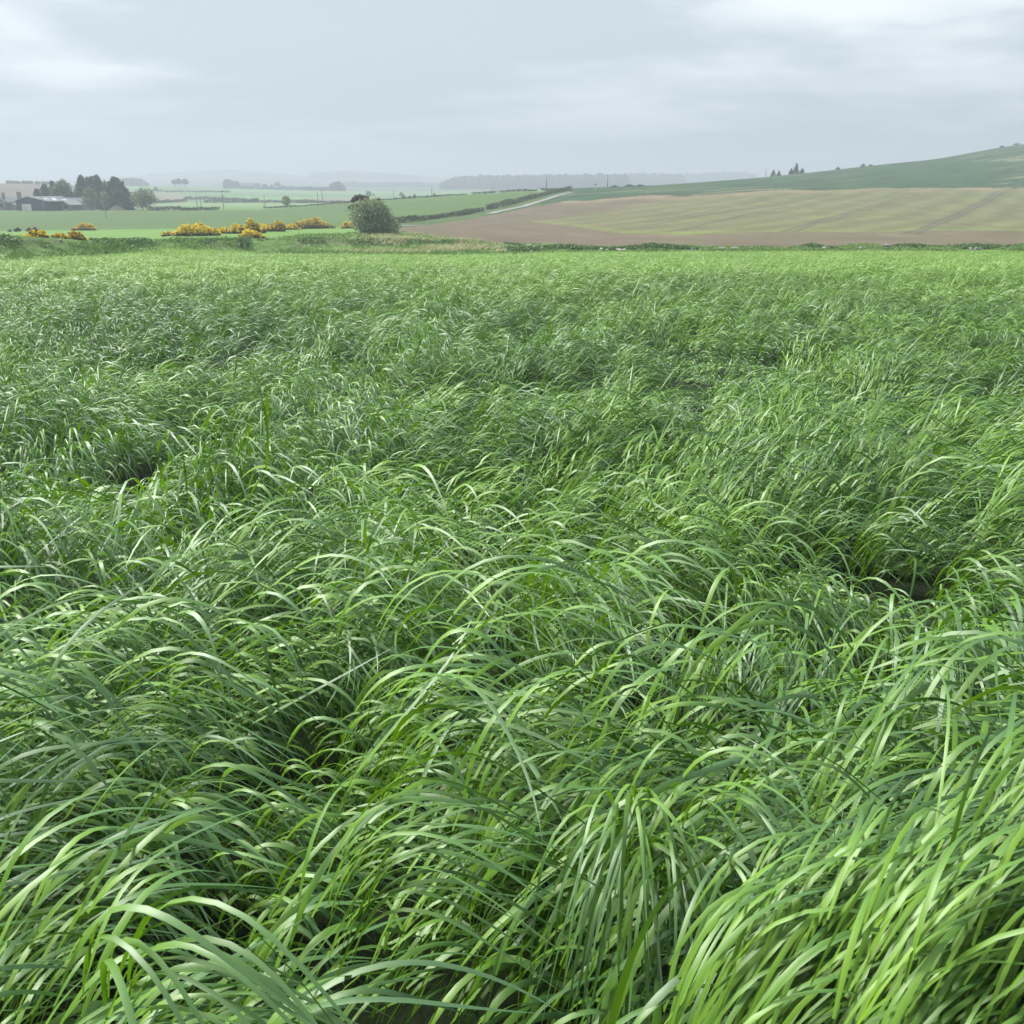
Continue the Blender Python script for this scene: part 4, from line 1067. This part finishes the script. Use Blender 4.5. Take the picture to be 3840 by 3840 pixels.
def make_grass(root_xy, H, U, phi, th0, th1, p, L, w, tw0, tw1, rnd, stand, seg, fold=False, curl=None, stem=False, h0=None):
    P, top, Wd, NN, hw, s = blades(None, phi, th0, th1, p, L, w, tw0, tw1, seg, fold, curl)
    x, y = root_xy[:, 0], root_xy[:, 1]
    g = terr(x, y)
    base = np.maximum(H * U - top, 0.02) if h0 is None else h0
    P = P + np.stack([x, y, g + base], -1)[:, None]
    n = len(x); m = seg + 1
    if fold:
        V = np.stack([P - Wd * hw, P - NN * hw * .14, P + Wd * hw], 2); c = 3
    else:
        V = np.stack([P - Wd * hw, P + Wd * hw], 2); c = 2
    J = np.arange(n * m * c).reshape(n, m, c)
    q = np.stack([J[:, :-1, :-1], J[:, :-1, 1:], J[:, 1:, 1:], J[:, 1:, :-1]], -1).reshape(-1, 4)
    A = np.empty((n, m, c, 4), np.float32)
    A[..., 0] = rnd[:, None, None]; A[..., 1] = 0 if stem else s[None, :, None]; A[..., 2] = np.linspace(0, 1, c)[None, None]; A[..., 3] = stand[:, None, None]
    return V.reshape(-1, 3), q, A.reshape(-1, 4)
def cellf(X, Y, sx, sy, seed):
    # distance to the nearest and second nearest of scattered centres, in cell units
    x = np.asarray(X, float) / sx; y = np.asarray(Y, float) / sy
    ix = np.floor(x).astype(np.int64); iy = np.floor(y).astype(np.int64)
    f1 = np.full(x.shape, 9.0); f2 = np.full(x.shape, 9.0); who = np.zeros(x.shape)
    for a in (-1, 0, 1):
        for b in (-1, 0, 1):
            jx, jy = ix + a, iy + b
            d = np.hypot(x - jx - hash2(jx, jy, seed), y - jy - hash2(jx, jy, seed + 5))
            f2 = np.minimum(f2, np.maximum(f1, d)); who = np.where(d < f1, hash2(jx, jy, seed + 9), who); f1 = np.minimum(f1, d)
    return f1, f2, who
def tuft_cells(X, Y):
    wx_, wy_ = X + (vnoise(X, Y, .8, 131) - .5) * .5, Y + (vnoise(X, Y, .8, 132) - .5) * .5
    return cellf(wx_, wy_, .85, 1.1, 130)
HOLLOWS = ((-.58, 14.4, 1.2, -.5), (.14, 7.1, .6, -.5), (.98, 4.9, .55, -.62), (1.30, 4.05, .48, -.62), (2.05, 4.3, .45, .20), (.25, 4.3, .5, .12), (-.06, 1.66, .30, -.20), (-.42, 1.72, .28, -.24), (-1.02, 1.95, .30, -.24),
                           (-1.36, 5.9, .75, .20), (-.80, 2.6, .5, .12), (.62, 2.6, .45, .10), (2.1, 5.2, .6, .15), (-2.6, 9, 1.0, .18), (3.6, 9.5, 1.0, .18), (.55, 10.5, .8, .15), (1.7, 11.5, .9, -.45), (-3.9, 12.5, 1.1, -.5), (5.2, 15, 1.3, -.5), (-2.4, 17, 1.3, -.45), (3.4, 19, 1.4, -.45), (-7.5, 20, 1.5, -.5), (4.3, 8.6, .7, -.4), (7.5, 22, 1.7, -.5), (-4.5, 27, 2.0, -.45), (2.5, 31, 2.2, -.45), (12, 33, 2.4, -.45))
def hollow(X, Y):
    m = 0
    for hx, hy, hr, ha in HOLLOWS:
        if ha < -.15: m = m + np.exp(-(((X - hx) ** 2 + (Y - hy) ** 2) / hr ** 2) * 1.3)
    return np.clip(m, 0, 1)
def mound(X, Y):
    m = (fbm(X + .5 * Y, Y * 1.2, 1.5, 101, 2) - .5) * .40 + (fbm(X, Y, 4.5, 102, 2) - .5) * .50 + (vnoise(X, Y, .75, 103) - .5) * .16
    f1, f2, who = tuft_cells(X, Y); m = m + .22 - .50 * np.clip(f1, 0, 1.1) ** 1.6 - .14 * (1 - smooth(f2 - f1, 0, .22)) + (who - .5) * .16
    f1, f2, who = cellf(X, Y, 2.3, 3.2, 140); m = m + .16 - .36 * np.clip(f1, 0, 1.1) ** 1.5
    m = m * np.interp(Y, [0, 40, 80, 97], [1, 1, .5, .3])
    for hx, hy, hr, ha in HOLLOWS:
        m = m + ha * np.exp(-((X - hx) ** 2 + (Y - hy) ** 2) / hr ** 2)
    m = np.where(Y < 2.2, np.minimum(m, -.02 + .09 * np.clip(Y - 1, 0, 2)), m)
    m = np.where(Y < 1.15, np.minimum(m, -.16), m)
    m = m + .56 * np.exp(-(((X - 1.08) ** 2 + (Y - 1.15) ** 2) / .30))
    return m
GV, GQ, GA = [], [], []; goff = 0
def push(V, q, A):
    global goff
    GV.append(V.astype(np.float32)); GQ.append((q + goff).astype(np.int32)); GA.append(A); goff += len(V)
#      Y0   Y1  clump spacing, tillers, leaves each, segments, width, length, clump radius, kmax, folded
BANDS = [(.35, 3.2, .27, 11, 4, 14, .0150, .50, .105, .95, True),
         (3.2, 6.5, .28, 11, 4, 10, .0158, .50, .11, .70, False),
         (6.5, 12, .32, 11, 4, 7, .0185, .52, .12, .64, False),
         (12, 20, .35, 12, 4, 5, .0205, .48, .135, .62, False),
         (20, 34, .42, 12, 4, 4, .0250, .48, .17, .61, False),
         (34, 56, .56, 12, 4, 3, .030, .48, .24, .60, False),
         (56, 99.5, .60, 11, 3, 3, .026, .36, .34, .60, False)]
for (y0, y1, sp, ntl, nl, seg, w, L, cr, km, fold) in BANDS:
    xm = km * y1
    nx, ny = int(2 * xm / sp) + 1, int((y1 - y0) / sp) + 1
    CX, CY = np.meshgrid((np.arange(nx) - nx / 2) * sp, y0 + np.arange(ny) * sp)
    CX = (CX + rng.uniform(-.5, .5, CX.shape) * sp).ravel(); CY = (CY + rng.uniform(-.5, .5, CY.shape) * sp).ravel()
    k = (np.abs(CX) < np.maximum(km * CY, .9)) & (CY < np.minimum(y1, edgeY(CX / np.maximum(CY, 1)) + .3)) & (CY >= y0)
    CX, CY = CX[k], CY[k]; nc = len(CX)
    lod = (fbm(CX, CY, 2.4, 111, 2) - .5)
    cphi = R(-6) + (fbm(CX, CY, 2.8, 112, 2) - .5) * R(90) + rng.normal(0, R(7), nc)
    toward = smooth(vnoise(CX, CY, 2.2, 119), .70, .80); cphi = cphi * (1 - toward) + R(-80) * toward
    tf1, tf2, who = tuft_cells(CX, CY); who2 = (who * 7.31) % 1.0; who3 = (who * 23.7) % 1.0
    cphi = cphi + (who - .5) * R(95)
    cH = crop_h(CY) * (1 + rng.normal(0, .06, nc)) + mound(CX, CY)
    cH = cH * (1 - .55 * smooth(-fbm(CX, np.where(CY > 10, CY * .5 + 5, CY), 1.9, 113, 2), -.44, -.34)); cH = np.maximum(cH, .22)
    cal = np.clip(R(12) + lod * R(50) + who2 * R(24) + tf1 * R(14) + rng.normal(0, R(4), nc), R(2), R(50))       # lean of the stalks
    cbend = R(122) + lod * R(60) + tf1 * R(30) + (who3 - .5) * R(30) + rng.normal(0, R(6), nc)
    bm_ = np.exp(-(((CX - 1.08) ** 2 + (CY - 1.15) ** 2) / .42)); cphi = cphi * (1 - bm_) + R(28) * bm_; cal = cal * (1 - bm_) + R(44) * bm_; cbend = cbend * (1 - bm_) + R(112) * bm_
    if y1 < 40:      # thin spots where one looks down between the plants
        o_ = vnoise(CX + 7, CY, .62 if y1 < 13 else 1.2, 120) > .25
        cH = np.where(o_, cH, cH * .55)
    keep = rng.random(nc) > np.where(CY < 9, .50, .35) * hollow(CX, CY) ** .8 + (.40 * (1 - smooth(tf2 - tf1, .05, .16)) if y1 < 21 else 0)
    CX, CY, cphi, cH, cal, cbend, who3 = (a[keep] for a in (CX, CY, cphi, cH, cal, cbend, who3)); nc = len(CX)
    cst = rng.random(nc)
    i = np.repeat(np.arange(nc), ntl); n = len(i)
    rr = cr * np.sqrt(rng.random(n)) * 1.25; ra = rng.random(n) * 6.283
    dx, dy = np.cos(ra) * rr, np.sin(ra) * rr
    SX = CX[i] + dx - np.cos(cphi[i]) * .15; SY = CY[i] + dy - np.sin(cphi[i]) * .15
    sphi = cphi[i] + rng.normal(0, R(9), n) + (dy * np.cos(cphi[i]) - dx * np.sin(cphi[i])) / cr * R(12)
    sal = np.clip(cal[i] + rng.normal(0, R(6), n), R(2), R(60))
    slen = np.maximum(cH[i] * (1 - .42 * rng.random(n) ** 1.3) - .13, .10) / np.cos(sal)
    if y1 < 13:     # yellow-green stalks
        o1 = np.ones(n)
        push(*make_grass(np.stack([SX, SY], 1), o1, o1, sphi, sal, sal + R(2), o1, slen, o1 * .0052 * (w / .0170), rng.random(n) * 3, rng.random(n) * 3, rng.random(n) * .9, o1 * 0, 2, False, None, True, o1 * 0))
    i2 = np.repeat(np.arange(n), nl); m = len(i2)
    lf = np.tile(np.linspace(.30, 1.0, nl), n) + rng.uniform(-.10, .02, m)      # where on the stalk the leaf leaves it
    ci = i[i2]; al = sal[i2]; sl = slen[i2] * lf
    X = SX[i2] + np.sin(al) * np.cos(sphi[i2]) * sl; Y = SY[i2] + np.sin(al) * np.sin(sphi[i2]) * sl; h0 = np.cos(al) * sl
    phi = sphi[i2] + rng.normal(0, R(12), m) + (1 - lf) * rng.normal(0, R(24), m)
    th0 = np.clip(al + rng.uniform(R(4), R(24), m), 0, R(80))
    uprt = rng.random(m) < np.where(cst[ci] > .85, .12, .02) * (.15 if y1 < 7 else 1)
    th1 = np.where(uprt, R(30) + rng.random(m) * R(35), cbend[ci] + rng.normal(0, R(12), m)); th1 = np.clip(th1, R(30), R(172))
    th0 = np.minimum(th0, th1)
    p = rng.uniform(.25, 1.25, m)
    Lb = L * rng.uniform(.6, 1.3, m) * (.75 + .4 * lf) * np.minimum(1, crop_h(Y) / .52) * np.clip((cH / crop_h(CY))[ci], .38, 1.12); wb = w * rng.uniform(.65, 1.25, m)
    tw0 = rng.normal(0, R(22), m); tw1 = tw0 + rng.normal(0, R(45), m)
    rnd = np.clip(.52 + (fbm(X, Y * .6, 2.5, 115, 2) - .5) * np.interp(Y, [4, 15, 60], [.6, 1.3, 1.0]) + (who3[ci] - .5) * .34 + rng.normal(0, .17, m), 0, .98); rnd = np.where(rng.random(m) < .00003, .999, rnd)  # crop hue patches, stronger mid-field to colour in the shade under lodged grass
    yy = Y + (fbm(X, Y, 9, 116, 3) - .5) * 34 + np.clip(X, -60, 60) * .10
    stand = smooth(yy, 30, 62) * 1.0 + .12 * (yy < 44) * smooth(fbm(X, Y, 3.1, 117, 2), .5, .7)
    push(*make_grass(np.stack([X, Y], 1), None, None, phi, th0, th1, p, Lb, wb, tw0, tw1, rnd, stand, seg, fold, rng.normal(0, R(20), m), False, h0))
# one heavy tuft hanging towards the viewer and a few long arching leaves
def tuftat(cx, cy, n, phi0, spread, H, th1, L, w=.0095, rad=.05, st=.1):
    ra = rng.random(n) * 6.283; rr = rad * np.sqrt(rng.random(n))
    X = cx + np.cos(ra) * rr; Y = cy + np.sin(ra) * rr; o1 = np.ones(n)
    phi = phi0 + rng.normal(0, spread, n)
    push(*make_grass(np.stack([X, Y], 1), H * o1, 1.0 - .3 * rng.random(n), phi, R(12) + rng.random(n) * R(12), th1 + rng.normal(0, R(9), n), rng.uniform(.55, .85, n), L * rng.uniform(.8, 1.2, n), w * rng.uniform(.8, 1.2, n),
                     rng.normal(0, R(20), n), rng.normal(0, R(45), n), np.clip(rng.normal(.6, .2, n), 0, .98), o1 * st, 14, True, rng.normal(0, R(15), n)))
tuftat(.29, 1.92, 54, R(-92), R(24), .96, R(160), .60, w=.0095, rad=.06)
tuftat(.42, 1.95, 46, R(-30), R(28), 1.0, R(130), .54, rad=.1)
tuftat(-.66, 1.33, 22, R(-10), R(20), 1.0, R(132), .62, .011)
tuftat(-.80, 1.02, 16, R(-70), R(25), .94, R(165), .55, .012)
tuftat(-.35, 1.75, 30, R(5), R(16), .98, R(120), .66)
for q_ in range(70):       # the pressed-down sheaf close by, all combed one way
    a_, b_ = rng.uniform(.32, 1.55), rng.uniform(.62, 1.55)
    hh = .80 + float(mound(np.array([a_]), np.array([b_]))[0])
    nq = 30; ra = rng.random(nq) * 6.283; rr = .09 * np.sqrt(rng.random(nq)); o1 = np.ones(nq)
    push(*make_grass(np.stack([a_ + np.cos(ra) * rr, b_ + np.sin(ra) * rr], 1), hh * o1, 1.0 - .22 * rng.random(nq), R(28) + rng.normal(0, R(15), nq), R(22) + rng.random(nq) * R(20), R(112) + rng.normal(0, R(12), nq), rng.uniform(.3, .9, nq), .60 * rng.uniform(.75, 1.15, nq), .0088 * rng.uniform(.7, 1.2, nq),
                     rng.normal(0, R(22), nq), rng.normal(0, R(40), nq), np.clip(rng.normal(.6, .2, nq), 0, .98), o1 * .02, 12, True, rng.normal(0, R(14), nq)))
GQ = np.concatenate(GQ); GVc = np.concatenate(GV); GAc = np.concatenate(GA); del GV, GA
print('grass quads', len(GQ))
o = np_mesh('tall_grass', GVc, [GQ], GM, attrs={'tint': GAc})
tag(o, kind='stuff')
del GVc, GAc, GQ

# ------------------------------------------------------------------ the misty air
m, t = mat('haze_air')
pv = t.n('ShaderNodeVolumePrincipled', ins={'Color': (.60, .675, .735, 1), 'Density': 0.00070, 'Anisotropy': 0.2})
t.n('ShaderNodeOutputMaterial', ins={1: pv.outputs[0]})
zmin = min(float(VV[:, 2].min()), -.5) - 1.0; zmax = max(float(VV[:, 2].max()) + 34, 30)
mb = MB(); mb.box((0, 3250, (zmin + zmax) / 2), (13000, 6800, zmax - zmin))
o = mb.build('haze', m); tag(o, kind='stuff')
